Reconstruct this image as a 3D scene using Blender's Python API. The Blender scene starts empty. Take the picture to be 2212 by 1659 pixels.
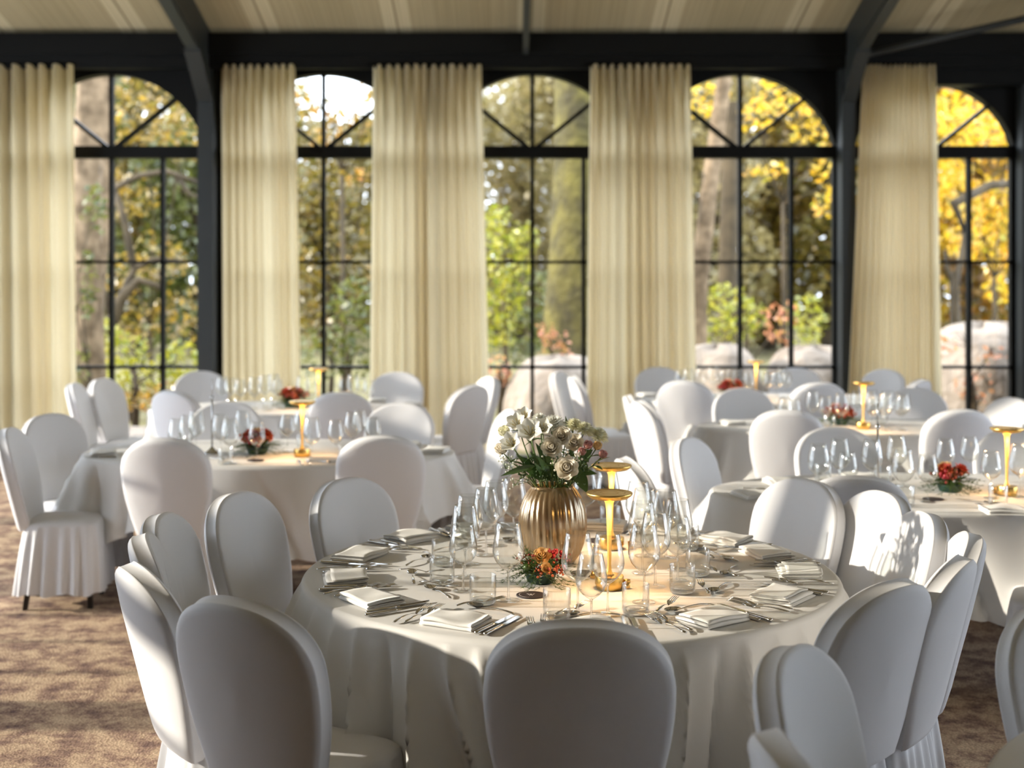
import bpy, math, random
from mathutils import Vector, Matrix
R = random.Random(7)
PI = math.pi
C = bpy.context.scene.collection
sc = bpy.context.scene

# ------------------------------------------------------------------ measures
F, HCAM, YH = 2807.0, 1.757, 600.0        # focal length in pixels, eye height, horizon row
def at(px, py, z):                        # a point of the photograph lying on the level z -> its place in the room
    d = (HCAM - z) * F / (py - YH)
    return Vector(((px - 1106) / F * d, d, z))
def on(px, py, d):                        # a point of the photograph at the distance d
    return Vector(((px - 1106) / F * d, d, HCAM - (py - YH) / F * d))

# ------------------------------------------------------------------ materials
def new_mat(name):
    m = bpy.data.materials.new(name); m.use_nodes = True
    nt = m.node_tree; nt.nodes.clear()
    return m, nt, nt.nodes.new('ShaderNodeOutputMaterial')
def principled(name, col, rough=.5, metal=0, spec=.5, noise=None, bump=None, sheen=0):
    m, nt, out = new_mat(name)
    b = nt.nodes.new('ShaderNodeBsdfPrincipled')
    b.inputs['Base Color'].default_value = (*col, 1)
    b.inputs['Roughness'].default_value = rough
    b.inputs['Metallic'].default_value = metal
    b.inputs['Specular IOR Level'].default_value = spec
    if sheen: b.inputs['Sheen Weight'].default_value = sheen
    tc = nt.nodes.new('ShaderNodeTexCoord')
    if noise:
        sc_, col2, det = noise
        n = nt.nodes.new('ShaderNodeTexNoise'); n.inputs['Scale'].default_value = sc_; n.inputs['Detail'].default_value = det
        r = nt.nodes.new('ShaderNodeValToRGB'); r.color_ramp.elements[0].position = .35; r.color_ramp.elements[1].position = .65
        r.color_ramp.elements[0].color = (*col, 1); r.color_ramp.elements[1].color = (*col2, 1)
        nt.links.new(tc.outputs['Object'], n.inputs['Vector']); nt.links.new(n.outputs['Fac'], r.inputs['Fac'])
        nt.links.new(r.outputs['Color'], b.inputs['Base Color'])
    if bump:
        sc_, st, dist = bump
        n = nt.nodes.new('ShaderNodeTexNoise'); n.inputs['Scale'].default_value = sc_; n.inputs['Detail'].default_value = 4
        bp = nt.nodes.new('ShaderNodeBump'); bp.inputs['Strength'].default_value = st; bp.inputs['Distance'].default_value = dist
        nt.links.new(tc.outputs['Object'], n.inputs['Vector']); nt.links.new(n.outputs['Fac'], bp.inputs['Height'])
        nt.links.new(bp.outputs['Normal'], b.inputs['Normal'])
    nt.links.new(b.outputs[0], out.inputs[0])
    return m
def leafmat(name, cols, trans=.45):
    m, nt, out = new_mat(name)
    g = nt.nodes.new('ShaderNodeNewGeometry')
    r = nt.nodes.new('ShaderNodeValToRGB'); cr = r.color_ramp; cr.interpolation = 'LINEAR'
    n = len(cols)
    while len(cr.elements) < n: cr.elements.new(.5)
    for i, c in enumerate(cols):
        cr.elements[i].position = i / max(1, n - 1); cr.elements[i].color = (*c, 1)
    nt.links.new(g.outputs['Random Per Island'], r.inputs['Fac'])
    d = nt.nodes.new('ShaderNodeBsdfDiffuse'); t = nt.nodes.new('ShaderNodeBsdfTranslucent'); gl = nt.nodes.new('ShaderNodeBsdfGlossy')
    gl.inputs['Roughness'].default_value = .35; gl.inputs['Color'].default_value = (1, 1, 1, 1)
    mx = nt.nodes.new('ShaderNodeMixShader'); mx.inputs[0].default_value = trans
    mg = nt.nodes.new('ShaderNodeMixShader'); mg.inputs[0].default_value = .05
    for s in (d, t): nt.links.new(r.outputs['Color'], s.inputs['Color'])
    nt.links.new(d.outputs[0], mx.inputs[1]); nt.links.new(t.outputs[0], mx.inputs[2])
    nt.links.new(mx.outputs[0], mg.inputs[1]); nt.links.new(gl.outputs[0], mg.inputs[2])
    nt.links.new(mg.outputs[0], out.inputs[0])
    return m
def thin_glass(name, tint=(.98, .985, .98), lo=.045, hi=.9, power=2.3, rough=.06):
    m, nt, out = new_mat(name)
    lw = nt.nodes.new('ShaderNodeLayerWeight'); lw.inputs['Blend'].default_value = .5
    p = nt.nodes.new('ShaderNodeMath'); p.operation = 'POWER'; p.inputs[1].default_value = power
    mr = nt.nodes.new('ShaderNodeMapRange'); mr.inputs['To Min'].default_value = lo; mr.inputs['To Max'].default_value = hi
    t = nt.nodes.new('ShaderNodeBsdfTransparent'); t.inputs['Color'].default_value = (*tint, 1)
    g = nt.nodes.new('ShaderNodeBsdfGlossy'); g.inputs['Roughness'].default_value = rough
    mx = nt.nodes.new('ShaderNodeMixShader')
    nt.links.new(lw.outputs['Facing'], p.inputs[0]); nt.links.new(p.outputs[0], mr.inputs['Value'])
    nt.links.new(mr.outputs[0], mx.inputs[0]); nt.links.new(t.outputs[0], mx.inputs[1]); nt.links.new(g.outputs[0], mx.inputs[2])
    nt.links.new(mx.outputs[0], out.inputs[0])
    return m
def solid_glass(name):
    m, nt, out = new_mat(name)
    g = nt.nodes.new('ShaderNodeBsdfGlass'); g.inputs['IOR'].default_value = 1.48; g.inputs['Roughness'].default_value = .02
    t = nt.nodes.new('ShaderNodeBsdfTransparent'); mx = nt.nodes.new('ShaderNodeMixShader'); mx.inputs[0].default_value = .45
    nt.links.new(g.outputs[0], mx.inputs[1]); nt.links.new(t.outputs[0], mx.inputs[2])
    nt.links.new(mx.outputs[0], out.inputs[0])
    return m
def emission(name, col, s):
    m, nt, out = new_mat(name)
    e = nt.nodes.new('ShaderNodeEmission'); e.inputs[0].default_value = (*col, 1); e.inputs[1].default_value = s
    nt.links.new(e.outputs[0], out.inputs[0])
    return m

M = {}
M['cover'] = principled('white_stretch_fabric', (.73, .73, .75), .75, bump=(260, .08, .002), sheen=.15)
M['cloth'] = principled('white_linen', (.75, .74, .72), .85, bump=(320, .1, .002))
M['napkin'] = principled('napkin_cotton', (.84, .83, .80), .9, bump=(200, .12, .002))
M['legmetal'] = principled('dark_bronze_metal', (.035, .03, .027), .4, .6)
M['frame'] = principled('charcoal_paint', (.004, .004, .0034), .55, spec=.2)
M['column'] = principled('slate_paint', (.024, .028, .028), .5)
M['steel'] = principled('polished_steel', (.62, .60, .57), .12, 1)
M['chrome'] = principled('chrome', (.55, .55, .55), .15, 1)
M['brass'] = principled('brushed_brass', (.70, .45, .13), .27, .95, bump=(90, .05, .001))
M['darkcard'] = principled('dark_card', (.028, .018, .018), .6)
M['whiteink'] = principled('white_print', (.75, .73, .70), .6)
M['glass'] = thin_glass('clear_glass')
M['glass_solid'] = solid_glass('thick_clear_glass')
M['glass_foot'] = thin_glass('glass_foot', (.995, .995, .99), .03, .7, 4.0, .09)
M['lamp_stem'] = principled('lit_brass', (.82, .54, .14), .35, .25)
M['pane'] = thin_glass('window_glass', (.97, .98, .97), .012, .6, 4.0, .0)
M['wood'] = principled('plywood', (.35, .24, .14), .7)
M['wallplain'] = principled('wall_paint', (.17, .175, .18), .8)
M['led'] = emission('warm_light', (1, .62, .22), 8)

def curtain_mat():
    m, nt, out = new_mat('curtain_linen')
    tc = nt.nodes.new('ShaderNodeTexCoord'); n = nt.nodes.new('ShaderNodeTexNoise'); mp = nt.nodes.new('ShaderNodeMapping')
    mp.inputs['Scale'].default_value = (60, 60, 400); n.inputs['Scale'].default_value = 1; n.inputs['Detail'].default_value = 2
    r = nt.nodes.new('ShaderNodeValToRGB'); r.color_ramp.elements[0].color = (.775, .67, .445, 1); r.color_ramp.elements[1].color = (.895, .79, .555, 1)
    nt.links.new(tc.outputs['Object'], mp.inputs[0]); nt.links.new(mp.outputs[0], n.inputs['Vector']); nt.links.new(n.outputs['Fac'], r.inputs['Fac'])
    d = nt.nodes.new('ShaderNodeBsdfDiffuse'); t = nt.nodes.new('ShaderNodeBsdfTranslucent'); mx = nt.nodes.new('ShaderNodeMixShader'); mx.inputs[0].default_value = .74
    nt.links.new(r.outputs[0], d.inputs[0]); nt.links.new(r.outputs[0], t.inputs[0])
    nt.links.new(d.outputs[0], mx.inputs[1]); nt.links.new(t.outputs[0], mx.inputs[2]); nt.links.new(mx.outputs[0], out.inputs[0])
    return m
M['curtain'] = curtain_mat()

def carpet_mat():
    m, nt, out = new_mat('mottled_carpet')
    tc = nt.nodes.new('ShaderNodeTexCoord')
    b = nt.nodes.new('ShaderNodeBsdfPrincipled'); b.inputs['Roughness'].default_value = 1; b.inputs['Specular IOR Level'].default_value = .1
    n1 = nt.nodes.new('ShaderNodeTexNoise'); n1.inputs['Scale'].default_value = 7.5; n1.inputs['Detail'].default_value = 9; n1.inputs['Roughness'].default_value = .72
    r1 = nt.nodes.new('ShaderNodeValToRGB'); e = r1.color_ramp.elements
    e[0].position = .34; e[0].color = (.17, .105, .095, 1); e[1].position = .64; e[1].color = (.74, .55, .37, 1)
    x = r1.color_ramp.elements.new(.46); x.color = (.38, .25, .185, 1)
    x = r1.color_ramp.elements.new(.53); x.color = (.60, .43, .29, 1)
    n2 = nt.nodes.new('ShaderNodeTexNoise'); n2.inputs['Scale'].default_value = 110; n2.inputs['Detail'].default_value = 3
    r2 = nt.nodes.new('ShaderNodeValToRGB'); r2.color_ramp.elements[0].position = .3; r2.color_ramp.elements[0].color = (.5, .5, .5, 1); r2.color_ramp.elements[1].position = .7; r2.color_ramp.elements[1].color = (1.15, 1.15, 1.15, 1)
    mul = nt.nodes.new('ShaderNodeMix'); mul.data_type = 'RGBA'; mul.blend_type = 'MULTIPLY'; mul.inputs['Factor'].default_value = 1
    bp = nt.nodes.new('ShaderNodeBump'); bp.inputs['Strength'].default_value = .6; bp.inputs['Distance'].default_value = .01
    for n in (n1, n2): nt.links.new(tc.outputs['Object'], n.inputs['Vector'])
    nt.links.new(n1.outputs['Fac'], r1.inputs['Fac']); nt.links.new(n2.outputs['Fac'], r2.inputs['Fac'])
    nt.links.new(r1.outputs[0], mul.inputs['A']); nt.links.new(r2.outputs[0], mul.inputs['B'])
    nt.links.new(mul.outputs['Result'], b.inputs['Base Color']); nt.links.new(n2.outputs['Fac'], bp.inputs['Height'])
    nt.links.new(bp.outputs[0], b.inputs['Normal']); nt.links.new(b.outputs[0], out.inputs[0])
    return m
M['carpet'] = carpet_mat()

def ceiling_mat():
    m, nt, out = new_mat('ceiling_fabric')
    tc = nt.nodes.new('ShaderNodeTexCoord'); sx = nt.nodes.new('ShaderNodeSeparateXYZ')
    nt.links.new(tc.outputs['Object'], sx.inputs[0])
    def math_(op, a, b=None):
        n = nt.nodes.new('ShaderNodeMath'); n.operation = op
        for i, v in enumerate((a, b)):
            if v is None: continue
            if isinstance(v, (int, float)): n.inputs[i].default_value = v
            else: nt.links.new(v, n.inputs[i])
        return n.outputs[0]
    fr = math_('FRACT', math_('DIVIDE', math_('ADD', sx.outputs['X'], 20.12), 1.23))
    dist = math_('ABSOLUTE', math_('SUBTRACT', fr, .5))
    ramp = nt.nodes.new('ShaderNodeValToRGB'); cr = ramp.color_ramp; cr.interpolation = 'CONSTANT'
    cr.elements[0].position = 0; cr.elements[0].color = (.25, .20, .115, 1)
    cr.elements[1].position = .006; cr.elements[1].color = (.52, .43, .265, 1)
    q = cr.elements.new(.10); q.color = (.385, .31, .18, 1)
    q = cr.elements.new(.3); q.color = (.35, .28, .16, 1)
    nt.links.new(dist, ramp.inputs['Fac'])
    n = nt.nodes.new('ShaderNodeTexNoise'); mp = nt.nodes.new('ShaderNodeMapping'); mp.inputs['Scale'].default_value = (45, .25, .25); n.inputs['Scale'].default_value = 1; n.inputs['Detail'].default_value = 5
    nt.links.new(tc.outputs['Object'], mp.inputs[0]); nt.links.new(mp.outputs[0], n.inputs['Vector'])
    r2 = nt.nodes.new('ShaderNodeValToRGB'); r2.color_ramp.elements[0].position = .3; r2.color_ramp.elements[0].color = (.75, .75, .75, 1); r2.color_ramp.elements[1].position = .7; r2.color_ramp.elements[1].color = (1.1, 1.1, 1.1, 1)
    nt.links.new(n.outputs['Fac'], r2.inputs['Fac'])
    mul = nt.nodes.new('ShaderNodeMix'); mul.data_type = 'RGBA'; mul.blend_type = 'MULTIPLY'; mul.inputs['Factor'].default_value = 1
    nt.links.new(ramp.outputs[0], mul.inputs['A']); nt.links.new(r2.outputs[0], mul.inputs['B'])
    d = nt.nodes.new('ShaderNodeBsdfDiffuse'); t = nt.nodes.new('ShaderNodeBsdfTranslucent'); mx = nt.nodes.new('ShaderNodeMixShader'); mx.inputs[0].default_value = .02
    nt.links.new(mul.outputs['Result'], d.inputs[0]); nt.links.new(mul.outputs['Result'], t.inputs[0])
    nt.links.new(d.outputs[0], mx.inputs[1]); nt.links.new(t.outputs[0], mx.inputs[2]); nt.links.new(mx.outputs[0], out.inputs[0])
    return m
M['ceiling'] = ceiling_mat()

def vase_mat():
    m, nt, out = new_mat('bronze_glass')
    g = nt.nodes.new('ShaderNodeBsdfGlossy'); g.inputs['Color'].default_value = (.95, .83, .63, 1); g.inputs['Roughness'].default_value = .2
    d = nt.nodes.new('ShaderNodeBsdfDiffuse'); d.inputs['Color'].default_value = (.36, .25, .13, 1)
    tl = nt.nodes.new('ShaderNodeBsdfTranslucent'); tl.inputs['Color'].default_value = (.66, .48, .26, 1)
    tr = nt.nodes.new('ShaderNodeBsdfTransparent'); tr.inputs['Color'].default_value = (.74, .56, .33, 1)
    a = nt.nodes.new('ShaderNodeMixShader'); a.inputs[0].default_value = .5
    b = nt.nodes.new('ShaderNodeMixShader'); b.inputs[0].default_value = .42
    c = nt.nodes.new('ShaderNodeMixShader'); c.inputs[0].default_value = .3
    nt.links.new(d.outputs[0], a.inputs[1]); nt.links.new(tl.outputs[0], a.inputs[2])
    nt.links.new(a.outputs[0], b.inputs[1]); nt.links.new(tr.outputs[0], b.inputs[2])
    nt.links.new(b.outputs[0], c.inputs[1]); nt.links.new(g.outputs[0], c.inputs[2]); nt.links.new(c.outputs[0], out.inputs[0])
    return m
M['vase'] = vase_mat()

# ------------------------------------------------------------------ mesh builder
class MB:
    def __init__(s): s.v = []; s.f = []
    def add(s, vs, fs, mat=None):
        o = len(s.v)
        s.v += [tuple(mat @ Vector(p)) for p in vs] if mat else [tuple(p) for p in vs]
        s.f += [tuple(i + o for i in f) for f in fs]
        return s
    def box(s, a, b, mat=None):
        (x0, y0, z0), (x1, y1, z1) = a, b
        vs = [(x0, y0, z0), (x1, y0, z0), (x1, y1, z0), (x0, y1, z0), (x0, y0, z1), (x1, y0, z1), (x1, y1, z1), (x0, y1, z1)]
        return s.add(vs, [(0, 3, 2, 1), (4, 5, 6, 7), (0, 1, 5, 4), (1, 2, 6, 5), (2, 3, 7, 6), (3, 0, 4, 7)], mat)
    def lathe(s, prof, n=24, mat=None, flute=None):
        vs, fs = [], []
        k = len(prof)
        for i in range(n):
            a = 2 * PI * i / n
            for (r, z) in prof:
                rr = r * (flute(a, z) if flute else 1)
                vs.append((rr * math.cos(a), rr * math.sin(a), z))
        for i in range(n):
            j = (i + 1) % n
            for q in range(k - 1):
                if prof[q][0] < 1e-6 and prof[q + 1][0] < 1e-6: continue
                fs.append((i * k + q, j * k + q, j * k + q + 1, i * k + q + 1))
        return s.add(vs, fs, mat)
    def tube(s, pts, rad, n=8, mat=None, flat=1.0):
        pts = [Vector(p) for p in pts]
        if isinstance(rad, (int, float)): rad = [rad] * len(pts)
        vs, fs = [], []
        up = Vector((0, 0, 1))
        for i, p in enumerate(pts):
            t = (pts[min(i + 1, len(pts) - 1)] - pts[max(i - 1, 0)]).normalized()
            u = up if abs(t.dot(up)) < .95 else Vector((1, 0, 0))
            a = t.cross(u).normalized(); b = a.cross(t).normalized()
            for k in range(n):
                q = 2 * PI * k / n
                vs.append(p + a * (math.cos(q) * rad[i]) + b * (math.sin(q) * rad[i] * flat))
        for i in range(len(pts) - 1):
            for k in range(n):
                k2 = (k + 1) % n
                fs.append((i * n + k, i * n + k2, (i + 1) * n + k2, (i + 1) * n + k))
        fs.append(tuple(range(n))[::-1]); fs.append(tuple(range((len(pts) - 1) * n, len(pts) * n)))
        return s.add(vs, fs, mat)
    def grid(s, fn, nu, nv, mat=None, closed_u=False):
        vs = [fn(i / nu, j / nv) for i in range(nu + (0 if closed_u else 1)) for j in range(nv + 1)]
        fs = []
        m = nu if closed_u else nu + 1
        for i in range(nu):
            i2 = (i + 1) % m
            for j in range(nv):
                fs.append((i * (nv + 1) + j, i2 * (nv + 1) + j, i2 * (nv + 1) + j + 1, i * (nv + 1) + j + 1))
        return s.add(vs, fs, mat)
    def ball(s, c, r, n=8, m=6, sc_=(1, 1, 1)):
        prof = [(r * math.sin(PI * i / m), -r * math.cos(PI * i / m)) for i in range(m + 1)]
        return s.lathe(prof, n, Matrix.Translation(c) @ Matrix.Diagonal((*sc_, 1)))
    def mesh(s, name, mat, smooth=True, angle=None):
        me = bpy.data.meshes.new(name); me.from_pydata(s.v, [], s.f); me.validate()
        me.materials.append(mat)
        if smooth:
            me.polygons.foreach_set('use_smooth', [True] * len(me.polygons))
            if angle:
                try: me.set_sharp_from_angle(angle=angle)
                except Exception: pass
        me.update()
        return me
    def obj(s, name, mat, parent=None, smooth=True, angle=None):
        return link(name, s.mesh(name, mat, smooth, angle), parent)
def link(name, data, parent=None):
    o = bpy.data.objects.new(name, data); C.objects.link(o)
    if parent: o.parent = parent
    return o
def tag(o, label, cat, group=None, kind=None):
    o['label'] = label; o['category'] = cat
    if group: o['group'] = group
    if kind: o['kind'] = kind
    return o
def thing(name, label, cat, loc=(0, 0, 0), rz=0, group=None):
    o = link(name, None); o.location = loc; o.rotation_euler = (0, 0, rz); o.empty_display_size = .05
    return tag(o, label, cat, group)
def structure(o, label=None):
    o['kind'] = 'structure'
    if label: o['label'] = label; o['category'] = o.name.split('_')[0]
    return o
def dup(root, loc, rz, label, group=None):
    r = root.copy(); C.objects.link(r); r.location = loc; r.rotation_euler = (0, 0, rz); r['label'] = label
    if group: r['group'] = group
    for ch in root.children:
        c = ch.copy(); C.objects.link(c); c.parent = r
        for g in ch.children:
            k = g.copy(); C.objects.link(k); k.parent = c
    return r
class Proto:                                # the first placing moves the built thing itself, each later one copies it
    def __init__(s, root): s.root = root; s.used = False
    def place(s, loc, rz, label, group=None):
        if not s.used:
            s.used = True; o = s.root; o.location = loc; o.rotation_euler = (0, 0, rz); o['label'] = label
            if group: o['group'] = group
            return o
        return dup(s.root, loc, rz, label, group)
SOFT = math.radians(40)

# ------------------------------------------------------------------ the hall
WY, XL, XR, YF = 12.3, -6.3, 7.2, -3.0
EAVE, SLOPE, RIDGE = 4.0, .25, 4.6
structure(MB().box((XL - .2, YF - .2, -.1), (XR + .2, WY + .2, 0)).obj('floor', M['carpet'], smooth=False), 'mottled brown and tan carpet covering the whole hall floor')

def roof_z(y): return EAVE + SLOPE * (WY - y) if y > RIDGE else EAVE + SLOPE * (WY - RIDGE) - SLOPE * (RIDGE - y)
ce = MB()
for t in (0,):
    ys = [WY + .2, RIDGE, YF - .2]
    ce.add([(x, y, roof_z(y) + t) for y in ys for x in (XL - .2, XR + .2)], [(0, 1, 3, 2), (2, 3, 5, 4)])
structure(ce.obj('ceiling', M['ceiling'], smooth=False), 'sloping cream fabric ceiling with lighter seam bands')

class Bay:
    def __init__(s, c, hw, r, zc): s.c, s.hw, s.r, s.zc = c, hw, r, zc
    def top(s, u): return s.zc + math.sqrt(max(0, s.r ** 2 - (u - s.c) ** 2))
def arched_wall(bays, u0, u1, ztop, thick, mk, n=28):
    """wall with arched openings, drawn along u; mk(u, depth, z) gives the point"""
    mb = MB()
    def quad(a, b, c, d): mb.add([mk(*a), mk(*b), mk(*c), mk(*d)], [(0, 1, 2, 3)])
    x = u0
    for b in bays + [None]:
        e = (b.c - b.hw) if b else u1
        if e > x:
            for dp in (0, thick): quad((x, dp, 0), (e, dp, 0), (e, dp, ztop), (x, dp, ztop))
        if not b: break
        us = [b.c - b.hw + 2 * b.hw * i / n for i in range(n + 1)]
        for i in range(n):
            p, q = us[i], us[i + 1]
            for dp in (0, thick): quad((p, dp, b.top(p)), (q, dp, b.top(q)), (q, dp, ztop), (p, dp, ztop))
            quad((p, 0, b.top(p)), (q, 0, b.top(q)), (q, thick, b.top(q)), (p, thick, b.top(p)))
        for u in (us[0], us[-1]): quad((u, 0, 0), (u, thick, 0), (u, thick, b.top(u)), (u, 0, b.top(u)))
        x = b.c + b.hw
    quad((u0, 0, ztop), (u1, 0, ztop), (u1, thick, ztop), (u0, thick, ztop))
    return mb
def window(n, b, mk, label, tr=2.892, fan=True):
    """frame and panes of one arched window"""
    w = link('window_%d' % n, None); w['kind'] = 'structure'; w['label'] = label; w['category'] = 'window'
    fr = MB()
    def bar(u0, u1, z0, z1, d0=.03, d1=.11):
        vs = [mk(u, d, z) for z in (z0, z1) for (u, d) in ((u0, d0), (u1, d0), (u1, d1), (u0, d1))]
        fr.add(vs, [(0, 3, 2, 1), (4, 5, 6, 7), (0, 1, 5, 4), (1, 2, 6, 5), (2, 3, 7, 6), (3, 0, 4, 7)])
    TR0, TR1 = tr, tr + .114
    bar(b.c - b.hw, b.c + b.hw, TR0, TR1, .0, .13)
    ce_ = b.c
    bar(ce_ - .018, ce_ + .018, 0, b.top(ce_))
    ms = (-.487, .487) if b.hw > .85 else (-.44, .345)
    for m in ms: bar(ce_ + m - .018, ce_ + m + .018, 0, TR0)
    for z in (1.906, .907, .05): bar(b.c - b.hw, b.c + b.hw, z - .014, z + .014)
    for sgn in ((-1, 1) if fan else ()):                      # the two spokes of the fan
        a = math.radians(39); p = (ce_ + sgn * .04, TR1 - .01)
        L = 0
        while math.hypot(p[0] + sgn * math.cos(a) * L - b.c, p[1] + math.sin(a) * L - b.zc) < b.r and abs(p[0] + sgn * math.cos(a) * L - b.c) < b.hw: L += .01
        nx, nz = -math.sin(a) * .017, math.cos(a) * .017
        q = (p[0] + sgn * math.cos(a) * L, p[1] + math.sin(a) * L)
        pts = [(p[0] + sgn * nx, p[1] + nz), (p[0] - sgn * nx, p[1] - nz), (q[0] - sgn * nx, q[1] - nz), (q[0] + sgn * nx, q[1] + nz)]
        vs = [mk(u, d, z) for d in (.03, .11) for (u, z) in pts]
        fr.add(vs, [(0, 3, 2, 1), (4, 5, 6, 7), (0, 1, 5, 4), (1, 2, 6, 5), (2, 3, 7, 6), (3, 0, 4, 7)])
    for u in (b.c - b.hw, b.c + b.hw - .03): bar(u, u + .03, 0, TR0)
    fr.obj('window_frame', M['frame'], w, smooth=False)
    pn = MB(); us = [b.c - b.hw + 2 * b.hw * i / 20 for i in range(21)]
    for i in range(20):
        p, q = us[i], us[i + 1]
        pn.add([mk(p, .07, .02), mk(q, .07, .02), mk(q, .07, b.top(q)), mk(p, .07, b.top(p))], [(0, 1, 2, 3)])
    pn.obj('window_pane', M['pane'], w, smooth=False)
mkb = lambda u, d, z: (u, WY + d, z)
bays = [Bay(c, .91, .933, 2.752) for c in (-3.808, -1.792, .193, 2.169)] + [Bay(4.0, .765, .78, 2.813)]
structure(arched_wall(bays, XL, XR, EAVE + .1, .14, mkb).obj('wall_back', M['frame'], smooth=False), 'charcoal wall of tall arched garden windows')
wl = ['first arched window from the left, ivy-green garden behind its panes', 'second arched window, bright sky at the top of its fan',
      'middle arched window with the big mossy trunk outside', 'fourth arched window with yellow leaves in its fan', 'narrower arched window nearest the right edge']
for i, b in enumerate(bays): window(i + 1, b, mkb, wl[i])
# the left side wall, out of the frame: the low sun comes in through its windows
mkl = lambda u, d, z: (XL - d, u, z)
lb = [Bay(4.35, .80, .933, 2.752)] + [Bay(c, .91, .933, 2.752) for c in (6.35, 8.4, 10.45)]
structure(arched_wall(lb, YF, WY, EAVE + .1, .14, mkl).obj('wall_left', M['frame'], smooth=False), 'side wall of arched windows letting the low sun in')
gl = MB()
for xx in (XL,):
    gl.add([(xx, WY, EAVE), (xx, RIDGE, roof_z(RIDGE)), (xx, YF, roof_z(YF)), (xx, YF, EAVE - .1), (xx, WY, EAVE - .1)], [(0, 1, 2, 3, 4)])
structure(gl.obj('trim_1', M['frame'], smooth=False), 'gable panel over the left side wall')
for i, b in enumerate(lb): window(6 + i, b, mkl, 'arched window in the left side wall, number %d from the front' % (i + 1), 2.2, False)
mkr = lambda u, d, z: (XR + d, u, z)
rb = [Bay(c, .91, .933, 2.752) for c in (3.9, 6.0, 8.1)]
structure(arched_wall(rb, YF, WY, EAVE + .1, .14, mkr).obj('wall_right', M['wallplain'], smooth=False), 'side wall of arched windows on the right of the hall')
structure(MB().add([(XR, WY, EAVE), (XR, RIDGE, roof_z(RIDGE)), (XR, YF, roof_z(YF)), (XR, YF, EAVE - .1), (XR, WY, EAVE - .1)], [(0, 1, 2, 3, 4)]).obj('trim_20', M['wallplain'], smooth=False), 'gable panel over the right side wall')
for i, b in enumerate(rb): window(12 + i, b, mkr, 'arched window in the right side wall, number %d from the front' % (i + 1))
structure(MB().box((XL, YF - .15, 0), (XR, YF, roof_z(YF) + .1)).obj('wall_front', M['wallplain'], smooth=False), 'plain wall behind the viewer')

# beams, posts and rafters
tn = [1]
def trim(mb, mat, label):
    tn[0] += 1
    return structure(mb.obj('trim_%d' % tn[0], mat, smooth=False), label)
b_ = MB().box((XL, WY - .30, 3.83), (XR, WY, 4.02)).box((XL, WY - .26, 3.72), (XR, WY, 3.83)).box((XL, WY - .28, 3.815), (XR, WY - .26, 3.84)).box((XL, WY - .24, 3.70), (XR, WY - .2, 3.725))
trim(b_, M['frame'], 'dark stepped beam running along the top of the window wall')
trim(MB().box((3.85, WY - .2, 3.555), (XR, WY, 3.72)).box((3.85, WY - .215, 3.553), (XR, WY - .2, 3.57)), M['frame'], 'lower dark beam over the window nearest the right edge')
trim(MB().box((4.77, WY - .15, 0), (4.86, WY, 3.6)), M['column'], 'slim post at the right edge of the window wall')
def portal(x, w, label):
    mb = MB().box((x - w / 2, WY - .20, 0), (x + w / 2, WY, 3.72))
    def beam(pts, w0):                       # a flat-sided member of the width w0 following (y, z) pairs, under and over
        for (ya, za, ta), (yb, zb, tb) in zip(pts, pts[1:]):
            vs = [(x + sx * w0 / 2, yy, zz) for (yy, zz) in ((ya, za), (ya, ta), (yb, tb), (yb, zb)) for sx in (-1, 1)]
            mb.add(vs, [(0, 2, 3, 1), (2, 4, 5, 3), (4, 6, 7, 5), (6, 0, 1, 7), (0, 6, 4, 2), (1, 3, 5, 7)])
    beam([(WY, 3.42, 4.0), (11.55, 3.82, roof_z(11.55)), (RIDGE, roof_z(RIDGE) - .3, roof_z(RIDGE))], .10)
    for (ya, za), (yb, zb) in (((WY - .18, 3.40), (11.6, 3.80)), ((11.6, 3.86), (RIDGE, roof_z(RIDGE) - .3))):
        beam([(ya, za - .02, za + .01), (yb, zb - .02, zb + .01)], w)
    return trim(mb, M['column'], label)
portal(-2.857, .145, 'left slate-grey post with its haunched rafter')
portal(3.14, .13, 'right slate-grey post with its haunched rafter')
mb = MB()
vs = [(x, y, roof_z(y) - t) for y in (WY - .28, RIDGE) for t in (.0, .10) for x in (.10, .155)]
vs[2] = (.10, WY - .28, 3.82); vs[3] = (.155, WY - .28, 3.82)
mb.add(vs, [(0, 1, 3, 2), (4, 6, 7, 5), (0, 4, 5, 1), (2, 3, 7, 6), (0, 2, 6, 4), (1, 5, 7, 3)])
trim(mb, M['column'], 'thin middle rafter under the ceiling')
trim(MB().tube([(3.2, WY - .35, 3.80), (4.6, 11.3, 4.04), (7.0, 9.7, 4.47)], .032, 10), M['column'], 'round brace bar slanting under the ceiling on the right')

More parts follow.
